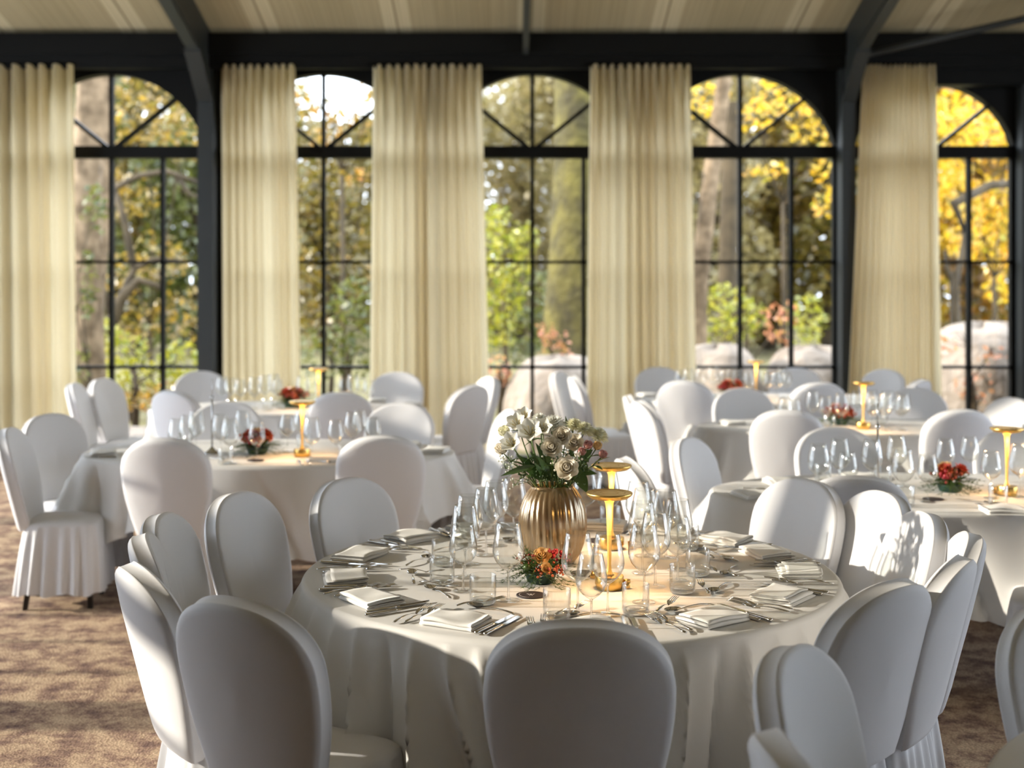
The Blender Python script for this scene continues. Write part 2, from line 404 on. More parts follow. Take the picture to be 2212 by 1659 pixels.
# curtains: each hangs free of the wall
def curtain(x0t, x1t, x0b, x1b, y, folds, seed, label, fine=False):
    rr = random.Random(seed)
    n = folds * 12
    ph = [rr.uniform(-.35, .35) for _ in range(folds + 2)]; am = [rr.uniform(.55, 1.2) for _ in range(folds + 2)]
    ZT, ZB = 3.725, .015
    def fn(u, v):
        f = u * folds; k = int(f); w = f - k
        a = am[k] * (1 - w) + am[min(k + 1, folds + 1)] * w
        p = ph[k] * (1 - w) + ph[min(k + 1, folds + 1)] * w
        s = math.sin(2 * PI * (f + p * (.4 + .6 * v)))
        amp = (.046 if fine else .060) * a * (1 - .12 * math.sin(v * 3 + seed))
        sag = .008 * math.sin(v * 5 + u * 9 + seed)
        x = (x0t + (x1t - x0t) * u) * (1 - v) + (x0b + (x1b - x0b) * u) * v + .012 * math.cos(2 * PI * (f + p)) * a
        return (x, y + amp * s + sag * v, ZT + (ZB - ZT) * v + (.012 * abs(s) if v == 0 else 0))
    mb = MB().grid(fn, n, 14)
    o = thing('curtain', label, 'curtain', (0, 0, 0), 0, 'linen curtains between the windows')
    mb.obj('fabric_drop', M['curtain'], o)
    tr = MB().box((min(x0t, x0b) - .01, y - .02, ZT + .005), (x1t + .01, y + .02, ZT + .025)); tr.obj('curtain_rail', M['frame'], o, smooth=False)
    return o
CY = 12.06
X = lambda px: (px - 1106) / F * CY
curtain(X(-110), X(160), X(-100), X(170), CY, 9, 3, 'cream linen curtain at the left edge of the room')
curtain(X(476), X(635), X(480), X(649), CY, 9, 5, 'narrow cream curtain between the left post and the second window', True)
curtain(X(806), X(1040), X(798), X(1060), CY, 12, 8, 'wide cream curtain between the second and the middle window')
curtain(X(1273), X(1490), X(1264), X(1505), CY, 12, 13, 'cream curtain between the middle and the fourth window')
curtain(X(1862), X(2020), X(1824), X(2034), CY, 15, 21, 'beige close-pleated curtain right of the right post', True)

# ------------------------------------------------------------------ chairs
def chair_proto():
    root = thing('banquet_chair', '', 'chair')
    # back: an outline lofted through a rounded band
    LEN, tilt = .535, math.radians(14)
    pts = []
    def half(v):
        t = v / LEN
        if t < .64: return .166 + .064 * math.sin(t / .64 * PI / 2)
        q = (t - .64) / .36
        return .23 * (1 - q ** 2.25) ** (1 / 1.95)
    side = [(half(LEN * i / 13), LEN * i / 13) for i in range(9)]
    top = []
    for i in range(1, 17):
        t = PI / 2 * i / 17
        top.append((.23 * math.cos(t) ** (2 / 2.25), LEN * (.64 + .36 * math.sin(t) ** (2 / 2.4))))
    right = side + [p for p in top if p[1] > side[-1][1] + .004]
    outline = right + [(0, LEN)] + [(-x, y) for x, y in reversed(right)]
    bot = [(-.166 + .332 * i / 6, 0) for i in range(1, 6)]
    outline += bot
    cu, cv = 0, LEN * .52
    prof = [(0.0, .030), (.35, .030), (.7, .029), (.90, .029), (.955, .0275), (.983, .0245), (.996, .019), (1.007, .0165), (1.0, .014), (1.0, 0), (1.0, -.024), (1.007, -.0265), (.997, -.0295), (.985, -.035), (.955, -.0405), (.90, -.0435), (.7, -.0465), (.35, -.048), (0, -.048)]
    N = len(outline); vs, fs = [], []
    for (s_, d) in prof:
        for (u, v) in outline:
            uu, vv = cu + (u - cu) * s_, cv + (v - cv) * s_
            dd = d - .018 * (uu / .23) ** 2 * (0 if d > 0 else 0)
            y = -.205 - vv * math.sin(tilt) + dd * math.cos(tilt) + .02 * math.sin(vv / LEN * PI) * 0
            z = .425 + vv * math.cos(tilt) + dd * math.sin(tilt)
            y += .035 * (uu / .23) ** 2                     # the back hugs the sitter a little
            vs.append((uu, y, z))
    for k in range(len(prof) - 1):
        for i in range(N):
            j = (i + 1) % N
            fs.append((k * N + i, (k + 1) * N + i, (k + 1) * N + j, k * N + j))
    MB().add(vs, fs).obj('back_cover', M['cover'], root)
    # seat pad
    def seat_outline(n=56):
        o = []
        fine = []
        for i in range(1440):
            a = 2 * PI * i / 1440
            c, s_ = math.cos(a), math.sin(a)
            e = .32
            x = math.copysign(abs(c) ** e, c); y = math.copysign(abs(s_) ** e, s_)
            hw = .198 - .016 * (1 - (y + 1) / 2)
            fine.append((hw * x, -.012 + .195 * y))
        acc = [0]                            # evenly spaced along the rim
        for i in range(1440): acc.append(acc[-1] + math.dist(fine[i], fine[(i + 1) % 1440]))
        k = 0
        for i in range(n):
            t = acc[-1] * i / n
            while acc[k + 1] <= t: k += 1
            w = (t - acc[k]) / (acc[k + 1] - acc[k] or 1); p, q = fine[k], fine[(k + 1) % 1440]
            o.append((p[0] + (q[0] - p[0]) * w, p[1] + (q[1] - p[1]) * w))
        return o
    so = seat_outline(); vs, fs = [], []
    pr = [(0, .474), (.4, .473), (.75, .469), (.92, .463), (.98, .452), (1.0, .438), (1.0, .415), (.97, .405), (.5, .40), (0, .40)]
    for (s_, z) in pr:
        for (x, y) in so: vs.append((x * s_, y * s_ + .012 * (1 - s_), z))
    N = len(so)
    for k in range(len(pr) - 1):
        for i in range(N):
            j = (i + 1) % N; fs.append((k * N + i, k * N + j, (k + 1) * N + j, (k + 1) * N + i))
    MB().add(vs, fs).obj('seat_cover', M['cover'], root)
    # skirt with box pleats
    rr = random.Random(4); n = 224; so = seat_outline(n)
    jit = [rr.uniform(-.25, .25) for _ in range(40)]
    def pleat(i):
        f = i / n * 24; k = int(f); w = f - k
        ph = jit[k] * (1 - w) + jit[(k + 1) % 24] * w
        return math.sin(2 * PI * (f + ph)) + .35 * math.sin(2 * PI * (f * .5 + ph * 2))
    vs, fs = [], []; L = 10
    for k in range(L + 1):
        t = k / L
        for i, (x, y) in enumerate(so):
            d = 1 + .16 * t ** .8 + .062 * t ** .6 * pleat(i)
            z = .440 - .355 * t + (.008 * math.sin(i / n * 2 * PI * 9) if k == L else 0)
            vs.append((x * d, y * d - .010 * t, z))
    for k in range(L):
        for i in range(n):
            j = (i + 1) % n; fs.append((k * n + i, (k + 1) * n + i, (k + 1) * n + j, k * n + j))
    MB().add(vs, fs).obj('skirt', M['cover'], root)
    for sx in (-1, 1):
        for (y0, y1) in ((.12, .14), (-.14, -.195)):
            h = .0125; vs = []
            for z, yy, xx in ((.40, y0, sx * .145), (.0, y1, sx * .155)):
                vs += [(xx - h, yy - h, z), (xx + h, yy - h, z), (xx + h, yy + h, z), (xx - h, yy + h, z)]
            MB().add(vs, [(0, 1, 2, 3), (4, 7, 6, 5), (0, 4, 5, 1), (1, 5, 6, 2), (2, 6, 7, 3), (3, 7, 4, 0)]).obj('leg', M['legmetal'], root, smooth=False)
    return Proto(root)
CH = chair_proto()
KT = (HCAM - .938) * F
def chair(px, py, fx, fy, label, group, d=None):
    d = d or KT / (py - YH)
    Xc = (px - 1106) / F * d
    l = math.hypot(fx, fy); fx /= l; fy /= l
    return CH.place((Xc + fx * .325, d + fy * .325, 0), math.atan2(-fx, fy), label, group)
CC = Vector((.197, 4.43, 0))
def mchair(px, py, label, turn=0):
    d = KT / (py - YH); Xc = (px - 1106) / F * d
    a = math.atan2(CC.y - d, CC.x - Xc) + math.radians(turn)
    return chair(px, py, math.cos(a), math.sin(a), label, 'chairs around the vase table')
for px, py, lab, t in (
    (1253, 1348, 'white-covered chair with its back to the viewer, at the front of the vase table', 0),
    (505, 1300, 'white-covered chair, first left of the front chair at the vase table', 8),
    (296, 1228, 'white-covered chair, second left of the front chair at the vase table', 0),
    (309, 1163, 'edge-on white chair, third left of the front chair at the vase table', 0),
    (344, 1117, 'white-covered chair, fourth left of the front chair at the vase table', 0),
    (505, 1070, 'white-covered chair, fifth left of the front chair at the vase table', 0),
    (742, 1038, 'white-covered chair, sixth left of the front chair, at the vase table\'s rear left', 8),
    (1925, 1263, 'white-covered chair, first right of the front chair at the vase table', 0),
    (2066, 1212, 'white-covered chair, second right of the front chair at the vase table', 0),
    (2096, 1160, 'white-covered chair, third right of the front chair, edge-on at the vase table', 0),
    (2003, 1114, 'white chair with a glass shadow on its back, fourth right of the front chair', 0),
    (1912, 1068, 'white chair half in sun and half in shade, fifth right of the front chair', -6),
    (1745, 1040, 'sunlit white chair, sixth right of the front chair, at the vase table\'s rear right', -6)):
    mchair(px, py, lab, t)
G2, G3, G4, G5, G6, G7 = ('chairs around the left table', 'chairs around the rear left table', 'chairs around the rear right table', 'chairs around the middle right table', 'chairs around the right table', 'chairs around the corner table')
for px, py, fx, fy, lab, g in (
    (350, 950, .08, 1, 'white chair seen from behind at the left table, left of its pair', G2),
    (823, 945, -.12, 1, 'white chair seen from behind at the left table, right of its pair', G2),
    (16, 928, 1, .12, 'white chair with a pleated skirt cut by the left edge, left table', G2),
    (103, 897, .86, -.5, 'grey-shaded white chair second from the left edge, left table', G2),
    (490, 871, .1, -1, 'shaded white chair on the far side of the left table behind its chrome stand', G2),
    (870, 874, -.25, -1, 'sunlit white chair on the far side of the left table, right of its lamp', G2),
    (1108, 888, -.95, -.25, 'sunlit white chair at the right end of the left table, left of the bouquet', G2),
    (158, 830, 1, .1, 'edge-on white chair at the left end of the rear left table', G3),
    (218, 820, .97, -.24, 'grey-shaded white chair in front of the first window, rear left table', G3),
    (370, 846, .5, .87, 'sunlit white chair in front of the left post, near side of the rear left table', G3),
    (735, 850, -.1, 1, 'dark-shaded white chair right of the left lamp, near side of the rear left table', G3),
    (433, 804, .3, -.95, 'grey-shaded white chair under the left post, far side of the rear left table', G3),
    (860, 806, -.1, -1, 'grey-shaded white chair before the wide curtain, far side of the rear left table', G3),
    (1022, 834, -.8, .6, 'shaded white chair turned away at the right end of the rear left table', G3),
    (1060, 816, -.92, -.38, 'sunlit white chair with a chair shadow on it, right end of the rear left table', G3),
    (1204, 806, .93, -.36, 'shaded white chair before the middle window, left end of the rear right table', G4),
    (1240, 815, .99, .1, 'sunlit white chair before the middle window, left end of the rear right table', G4),
    (1420, 795, .2, -1, 'grey-shaded white chair before the fourth curtain, far side of the rear right table', G4),
    (1720, 797, -.3, -1, 'pale white chair under the fourth window, far side of the rear right table', G4),
    (1478, 825, .3, .95, 'half-sunlit white chair seen from behind, near side of the rear right table', G4),
    (1772, 829, -.1, 1, 'dark-shaded white chair seen from behind, near side of the rear right table', G4),
    (1915, 800, -.8, -.6, 'sunlit white chair before the beige curtain, right end of the rear right table', G4),
    (1990, 822, -.75, .65, 'small shaded chair top right of the beige curtain\'s sunlit chair', G4),
    (1360, 856, 1, -.05, 'shaded edge-on white chair behind its sunlit twin, left end of the middle right table', G5),
    (1384, 869, .97, .22, 'sunlit narrow white chair, left end of the middle right table', G5),
    (1600, 841, .15, -1, 'grey-shaded white chair on the far side of the middle right table', G5),
    (1700, 889, .26, .97, 'white chair with a straight shadow across its back, near side of the middle right table', G5),
    (1978, 841, -.35, -.93, 'sunlit white chair right of the lamp, far side of the middle right table', G5),
    (2078, 888, -.1, 1, 'dark-shaded white chair seen from behind, near side of the middle right table', G5),
    (2192, 862, -.9, -.35, 'pale white chair cut by the right edge, right end of the middle right table', G5),
    (1480, 949, .85, -.5, 'blue-shaded white chair right of the bouquet, left end of the right table', G6),
    (1355, 993, 1, .18, 'sunlit narrow white chair behind the brass lamps, left end of the right table', G6),
    (1800, 926, .1, -1, 'white chair on the far side of the right table behind its glasses', G6),
    (2196, 929, -.2, -1, 'pale white chair cut by the right edge, far side of the right table', G6),
    (1850, 1033, .1, 1, 'dark-shaded white chair hidden behind two sunlit chairs, near side of the right table', G6),
    (1697, 1412, .86, -.5, 'blue-shaded white chair at the bottom right, far left of the corner table', G7),
    (1692, 1613, 1, .08, 'chair top cut by the bottom edge, near left of the corner table', G7),
    (2290, 1306, .35, -.94, 'white chair with a bright rim cut by the right edge, corner table', G7)):
    chair(px, py, fx, fy, lab, g)
CH.place((2.24, 5.32, 0), math.atan2(.9, .42), 'white chair seat and skirt at the right edge below the right table', G6)

# ------------------------------------------------------------------ tables and cloths
TZ = .76
def table(x, y, a, b, seed, tlab, clab, big=False, rot=0):
    t = thing('banquet_table', tlab, 'table', (x, y, 0))
    MB().add(*disc(a - .012, b - .012, .715, .752)).obj('table_top', M['wood'], t, smooth=False)
    for sx in (-1, 1):
        for sy in (-1, 1):
            px, py = sx * a * .5, sy * b * .5
            MB().tube([(px, py, 0), (px, py, .715)], .016, 10).obj('leg', M['chrome'], t)
    rr = random.Random(seed)
    n = 540 if big else 260
    L = 18 if big else 12
    NF = 23 if big else 17
    cre = [(2 * PI * (i + rr.uniform(-.38, .38)) / NF, rr.uniform(.028, .065), rr.choice((-.6, 1, 1)) * rr.uniform(.09, .20), rr.uniform(-.22, .22)) for i in range(NF)]
    if big:                                  # the folds that show between the front chairs
        cre = [(math.radians(d_), w_, a_, t_) for d_, w_, a_, t_ in ((-176, .05, .12, .1), (-165, .04, .10, -.1), (-152, .05, .12, .1), (-143, .035, .13, .12), (-136, .03, .15, .16), (-128, .028, -.08, .05), (-122, .03, .15, .14), (-115, .035, .11, .18),
            (-109, .03, .13, .16), (-103, .03, -.07, .1), (-97, .035, .11, .12), (-88, .04, .1, 0), (-79, .04, .12, -.1), (-72, .03, .13, -.12), (-65, .032, -.09, -.08), (-59, .03, .15, -.14), (-51, .035, .12, -.16), (-44, .028, .15, -.2), (-37, .03, -.08, -.1), (-31, .03, .14, -.15),
            (-22, .04, .11, -.1), (-10, .05, .1, 0), (4, .04, .12, 0), (20, .05, .1, 0), (40, .05, .12, 0), (60, .05, .1, 0), (80, .05, .12, 0), (100, .05, .1, 0), (125, .05, .12, 0), (150, .05, .1, 0), (168, .04, .12, 0))]
    ph = [rr.uniform(0, 6.28) for _ in range(4)]
    def fold(th, t):
        v = .014 * math.sin(9 * th + ph[0]) + .012 * math.sin(14 * th + ph[1])
        for (c, w, am, tw) in cre:
            q = (th - c - tw * t + PI) % (2 * PI) - PI
            v += am * math.exp(-math.sqrt(q * q + 1e-5) / w * (1.0 if q > 0 else 1.9))
        return v
    def drop(th): return (.47 if big else .40) + .09 * math.cos(4 * (th - rot)) + .012 * math.sin(7 * th + ph[2])
    prof = [0, .35, .6, .8, .93, .985]
    vs, fs = [], []
    er = .022
    rows = 0
    for k in range(len(prof) + 5 + L):
        for i in range(n):
            th = 2 * PI * i / n
            c, s_ = math.cos(th), math.sin(th)
            if k < len(prof):
                q = prof[k]; vs.append((x + a * q * c, y + b * q * s_, TZ + (.0008 * math.sin(3 * th + 5 * q + seed) if 0 < k < 5 else 0)))
            elif k < len(prof) + 5:
                g = (k - len(prof) + 1) / 5 * PI / 2
                rr_ = er * (math.sin(g) - 1)
                vs.append((x + (a + rr_ + .006) * c, y + (b + rr_ + .006) * s_, TZ - er * (1 - math.cos(g))))
            else:
                t_ = (k - len(prof) - 4) / L
                dr = drop(th) * t_
                out = .006 + .14 * dr + fold(th, t_) * min(1, t_ * 1.2) ** .75
                # the cloth hangs: soft swags gather under the edge
                vs.append((x + (a + out) * c, y + (b + out) * s_, TZ - er - dr))
    tot = len(prof) + 5 + L
    for k in range(tot - 1):
        for i in range(n):
            j = (i + 1) % n; fs.append((k * n + i, k * n + j, (k + 1) * n + j, (k + 1) * n + i))
    o = MB().add(vs, fs).obj('tablecloth', M['cloth'])
    tag(o, clab, 'tablecloth', 'white tablecloths')
def disc(a, b, z0, z1, n=64):
    vs = [(a * math.cos(2 * PI * i / n), b * math.sin(2 * PI * i / n), z) for z in (z0, z1) for i in range(n)]
    fs = [tuple(range(n))[::-1], tuple(range(n, 2 * n))] + [(i, (i + 1) % n, n + (i + 1) % n, n + i) for i in range(n)]
    return vs, fs
table(CC.x, CC.y, .9, .9, 11, 'round banquet table under the white cloth with the bouquet vase', 'white cloth of the round vase table in the foreground', True, math.radians(-52))
TL, TFL, TFR, TMR, TR, TC = (-1.39, 7.45), (-1.72, 9.97), (2.13, 10.72), (2.33, 8.74), (2.03, 6.08), (1.77, 2.24)
table(*TL, 1.06, .60, 21, 'oblong banquet table under the left cloth', 'white cloth of the left table, behind the two chairs seen from behind', rot=.4)
table(*TFL, 1.06, .58, 31, 'oblong banquet table under the rear left cloth', 'white cloth of the rear left table near the wide curtain', rot=.2)
table(*TFR, 1.06, .56, 41, 'oblong banquet table under the rear right cloth', 'white cloth of the rear right table before the fourth window', rot=.5)
table(*TMR, 1.08, .52, 51, 'oblong banquet table under the middle right cloth', 'white cloth of the middle right table, left corner lit by sun', rot=.3)
table(*TR, 1.10, .57, 61, 'oblong banquet table under the right cloth', 'white cloth of the right table cut by the right edge', rot=.25)
table(*TC, .9, .9, 71, 'round banquet table under the corner cloth', 'white cloth corner at the bottom right of the view', rot=.6)

# ------------------------------------------------------------------ glassware
WINE_OUT = [(r * (1.0 if z < .095 else 1.09), z) for r, z in [(.0036, .085), (.005, .0905), (.012, .0965), (.026, .108), (.037, .122), (.0435, .138), (.0455, .152), (.0445, .168), (.041, .190), (.0365, .215), (.0325, .240)]]
def scaled(p, sr, sz): return [(r * sr, z * sz) for r, z in p]
def wine_bowl(sr, sz):
    out = scaled(WINE_OUT, sr, sz)
    inn = [(max(r - .0012, 0), z + .0008) for r, z in out[3:]]
    prof = [(0, out[0][1])] + out + [(out[-1][0] - .0006, out[-1][1] + .0008)] + inn[::-1][0:] + [(.010 * sr, .1005 * sz), (0, .0985 * sz)]
    return prof
def wine_stem(sr, sz): return [(0, .004), (.0075, .0045), (.0045, .012), (.0034, .03), (.0032, .06 * sz), (.0036, .085 * sz), (.0055, .0915 * sz), (0, .0945 * sz)]
FOOT = [(0, .0), (.036, .0), (.0372, .0012), (.036, .0022), (.018, .0034), (.008, .006), (0, .007)]
def wine_proto(sr, sz):
    g = thing('wine_glass', '', 'wine glass')
    MB().lathe(wine_bowl(sr, sz), 32).obj('bowl', M['glass'], g)
    MB().lathe(wine_stem(sr, sz), 14).obj('stem', M['glass_solid'], g)
    MB().lathe([(r * sr, z) for r, z in FOOT], 28).obj('foot', M['glass_foot'], g)
    return Proto(g)
def wine_far(sr, sz):                      # far glasses, too small to show their parts
    mb = MB().lathe(wine_bowl(sr, sz), 20).lathe(wine_stem(sr, sz), 8).lathe([(r * sr, z) for r, z in FOOT], 16)
    o = mb.obj('wine_glass', M['glass']); tag(o, '', 'wine glass')
    return Proto(o)
TUMB = [(0, .0), (.030, .0), (.0375, .004), (.0405, .012), (.041, .03), (.0405, .088), (.0398, .0890), (.0391, .088), (.0396, .03), (.037, .016), (.028, .0115), (0, .0105)]
def tumbler_proto(far=False):
    o = MB().lathe(TUMB, 20 if far else 36).obj('tumbler', M['glass'])
    tag(o, '', 'tumbler')
    if not far:
        k = MB().lathe([(0, .0005), (.0295, .0005), (.0365, .0045), (.0388, .012), (.0362, .0155), (.028, .011), (0, .0100)], 36).obj('thick_base', M['glass_solid'], o)
    return Proto(o)
WT, WS, TU = wine_proto(1, 1), wine_proto(.92, .88), tumbler_proto()
WTF, WSF, TUF = wine_far(1, 1), wine_far(.92, .88), tumbler_proto(True)
E = .0012
for small, x, y, lab in (
    (0, -.011, 4.01, 'tall wine glass left of the berry centrepiece, nearest left of the vase'),
    (0, .195, 3.85, 'tall wine glass in front of the berry centrepiece, right of the white-marked coaster'),
    (1, .226, 3.70, 'small wine glass just above the front chair, before the nearer brass lamp'),
    (0, .283, 3.84, 'tall wine glass standing directly before the nearer brass lamp'),
    (0, .405, 3.985, 'tall wine glass first right of the nearer brass lamp'),
    (1, .545, 4.27, 'small wine glass right of the nearer lamp, above the right-hand tumblers'),
    (0, .462, 4.19, 'tall wine glass second right of the nearer brass lamp'),
    (0, .44, 4.38, 'tall wine glass behind the nearer lamp, third of the right-hand row'),
    (0, .547, 4.62, 'tall wine glass at the right of the rear right-hand glass cluster'),
    (0, .566, 4.43, 'tall wine glass furthest right of the vase table glasses'),
    (0, .47, 4.82, 'rearmost tall wine glass right of the rear brass lamp'),
    (0, .475, 4.65, 'tall wine glass in front of the rearmost one right of the rear lamp'),
    (0, .373, 5.06, 'tall wine glass directly behind the rear brass lamp'),
    (0, .29, 5.13, 'tall wine glass half hidden between vase and rear lamp'),
    (0, .007, 4.90, 'tall wine glass touching the vase\'s left outline, rearmost of the left row'),
    (0, -.062, 4.83, 'tall wine glass second from the vase in the left row'),
    (0, -.093, 4.66, 'tall wine glass third from the vase in the left row'),
    (0, -.15, 4.52, 'tall wine glass fourth from the vase in the left row'),
    (0, -.156, 4.32, 'tall wine glass fifth from the vase in the left row'),
    (1, -.155, 4.13, 'small wine glass at the front of the left row, behind the leftmost tumblers')):
    (WS if small else WT).place((x, y, TZ + E), R.uniform(0, 6), lab, 'wine glasses on the vase table')
for px, py, lab in ((955, 1262, 'tumbler leftmost at the front left of the vase table'), (1043, 1305, 'tumbler second from the left, left of the white-marked coaster'),
    (1203, 1338, 'tumbler just above the front chair, right of the white-marked coaster'), (1373, 1326, 'tumbler right of the nearer lamp base, front right'),
    (1474, 1281, 'tumbler third from the front on the right side of the vase table'), (1507, 1244, 'tumbler fourth from the front on the right side of the vase table'),
    (958, 1222, 'tumbler behind the leftmost one on the vase table'), (1318, 1143, 'tumbler behind the rear brass lamp'), (1486, 1188, 'tumbler at the rear right, behind the right-hand glasses')):
    p = at(px, py, TZ); TU.place((p.x, p.y, TZ + E), R.uniform(0, 6), lab, 'tumblers on the vase table')
ORD = ['first', 'second', 'third', 'fourth', 'fifth', 'sixth', 'seventh', 'eighth', 'ninth', 'tenth', 'eleventh', 'twelfth', 'thirteenth', 'fourteenth', 'fifteenth', 'sixteenth', 'seventeenth', 'eighteenth']
def far_glasses(lst, where, group):
    pl = []
    for px, py, s_ in lst:
        d = (HCAM - TZ - .24 * (.88 if s_ else 1)) * F / (py - YH)
        pl.append([(px - 1106) / F * d, d, s_])
    for it in range(60):                    # bowls never touch
        for i in range(len(pl)):
            for j in range(i):
                dx, dy = pl[i][0] - pl[j][0], pl[i][1] - pl[j][1]; q = math.hypot(dx, dy)
                if q < .097:
                    k = (.099 - q) / 2 / max(q, 1e-4)
                    pl[i][0] += dx * k * .5; pl[i][1] += dy * k * 1.5 + .001; pl[j][0] -= dx * k * .5; pl[j][1] -= dy * k * 1.5
    pl.sort(key=lambda p: p[0] / p[1])
    for i, (x, y, s_) in enumerate(pl):
        (WSF if s_ else WTF).place((x, y, TZ + E), 0, '%s wine glass from the left on %s' % (ORD[i], where), group)
far_glasses([(383, 905, 0), (405, 897, 0), (424, 888, 0), (477, 896, 0), (497, 905, 0), (525, 887, 0), (555, 913, 1), (621, 896, 1), (652, 887, 1), (674, 902, 0), (725, 908, 1), (762, 890, 0), (777, 887, 1), (806, 902, 1)],
            'the left table', 'wine glasses on the left table')
far_glasses([(1769, 960, 0), (1814, 948, 0), (1831, 978, 1), (1884, 950, 0), (1937, 942, 0), (1951, 972, 0), (2004, 982, 1), (2042, 948, 1), (2095, 943, 1), (2141, 975, 1), (2203, 960, 0)],
            'the right table', 'wine glasses on the right table')
far_glasses([(1696, 858, 0), (1716, 862, 1), (1757, 845, 0), (1782, 856, 1), (1818, 850, 0), (1852, 845, 1), (1882, 843, 0), (1888, 858, 1), (1910, 850, 0), (1938, 856, 1), (1925, 846, 0), (1950, 850, 0)],
            'the middle right table', 'wine glasses on the middle right table')
far_glasses([(480, 814, 0), (497, 818, 1), (520, 820, 1), (550, 815, 0), (572, 811, 0), (592, 809, 0), (600, 820, 1), (655, 813, 0), (672, 820, 1), (745, 815, 0), (763, 809, 0), (780, 815, 1), (797, 822, 1)],
            'the rear left table', 'wine glasses on the rear left table')
far_glasses([(1470, 799, 0), (1488, 797, 0), (1513, 795, 0), (1540, 793, 0), (1566, 797, 0), (1592, 797, 1), (1618, 801, 0), (1650, 798, 1), (1678, 801, 0), (1698, 804, 1), (1690, 795, 0), (1660, 806, 1)],
            'the rear right table', 'wine glasses on the rear right table')
def far_set(proto, lst, name, where, group, rz=None):
    pts = sorted(lst)
    for i, (px, py) in enumerate(pts):
        p = at(px, py, TZ)
        proto.place((p.x, p.y, TZ + E), R.uniform(0, 6) if rz is None else rz(p), '%s %s from the left on %s' % (ORD[i], name, where), group)
far_set(TUF, [(487, 1003), (398, 978), (656, 972), (746, 996)], 'tumbler', 'the left table', 'tumblers on the left table')
far_set(TUF, [(1778, 1042), (1907, 1046), (1955, 1094), (2156, 1092)], 'tumbler', 'the right table', 'tumblers on the right table')
far_set(TUF, [(1792, 925), (1845, 916), (1905, 918)], 'tumbler', 'the middle right table', 'tumblers on the middle right table')
far_set(TUF, [(500, 888), (577, 886), (770, 888)], 'tumbler', 'the rear left table', 'tumblers on the rear left table')

# ------------------------------------------------------------------ cutlery
def fork_parts(L=.2):
    h = MB(); s = L / .2
    pts = [(0, -.1 * s + .12 * s * t, .0036 + .006 * math.sin(t * PI) * 1.0 + .001) for t in [i / 8 for i in range(9)]]
    h.tube(pts, [.0050, .0062, .0058, .0046, .0037, .0031, .0028, .0027, .0028], 8, flat=.42)
    hd = MB()
    def prof(t): return .0046 + .012 * math.sin(t * PI * .55) * (1 if t < .6 else 1) - .0105 * t * t + .011 * max(0, t - .5) ** 1.2 * 2
    def plate(u, v):
        y = (.018 + .034 * v) * s; t = v * .45
        w = .0028 + (.0118 - .0028) * math.sin(min(1, v * 1.25) * PI / 2)
        return ((u - .5) * 2 * w, y, prof(t) - .002 * (1 - (2 * u - 1) ** 2))
    hd.grid(plate, 6, 6); 
    hd.grid(lambda u, v: (lambda p: (p[0], p[1], p[2] - .0016))(plate(1 - u, v)), 6, 6)
    for k in range(4):
        x = (-1.5 + k) * .0061
        p = [(x, (.049 + .051 * q) * s, prof(.43 + .57 * q) - .0012) for q in [i / 6 for i in range(7)]]
        hd.tube(p, [.0021, .0021, .002, .0019, .0018, .0016, .0009], 6, flat=.7)
    return h, hd
def fork_proto(name, L, lab):
    f = thing(name, '', 'fork'); h, hd = fork_parts(L)
    h.obj('handle', M['steel'], f); hd.obj('tines', M['steel'], f)
    return Proto(f)
def spoon_proto():
    f = thing('dessert_spoon', '', 'spoon')
    pts = [(0, -.09 + .12 * t, .0035 + .006 * math.sin(t * PI)) for t in [i / 8 for i in range(9)]]
    MB().tube(pts, [.0048, .006, .0055, .0044, .0036, .003, .0026, .0026, .003], 8, flat=.42).obj('handle', M['steel'], f)
    b = MB()
    def fn(u, v, t=0):
        r = v; a = 2 * PI * u
        w = .0185 * (1 - .18 * math.sin(a))
        return (r * w * math.cos(a), .056 + r * .029 * math.sin(a), .0025 + t + .0085 * r ** 2.2)
    b.grid(lambda u, v: fn(u, v), 24, 6, closed_u=True); b.grid(lambda u, v: fn(1 - u, v, -.0013), 24, 6, closed_u=True)
    b.obj('spoon_bowl', M['steel'], f)
    return Proto(f)
def knife_proto():
    f = thing('dinner_knife', '', 'knife')
    MB().tube([(0, -.115, .0055), (0, -.112, .0055), (0, -.105, .0055), (0, -.06, .0055), (0, -.02, .0055), (0, -.012, .0055), (0, -.008, .0055)], [.004, .0068, .0072, .0066, .006, .0066, .004], 10, flat=.72).obj('handle', M['steel'], f)
    b = MB()
    def fn(u, v):
        y = -.008 + .122 * u
        w = .0085 if u < .8 else .0085 * math.sqrt(max(0, 1 - ((u - .8) / .2) ** 2)) + .0004
        if u < .06: w = .004 + .0045 * u / .06
        prof = [(-.0045, .0), (-.0045 + w, .0014), (-.0045 + 2 * w, 0.0)]
        q = [(-.0045, .0012), (-.0045, -.0012), (-.0045 + 1.6 * w, -.0002), (-.0045 + 1.6 * w, .0002)][int(round(v * 4)) % 4]
        return (q[0], y, .0055 + q[1])
    b.grid(fn, 24, 4); b.obj('blade', M['steel'], f, smooth=True, angle=SOFT)
    return Proto(f)
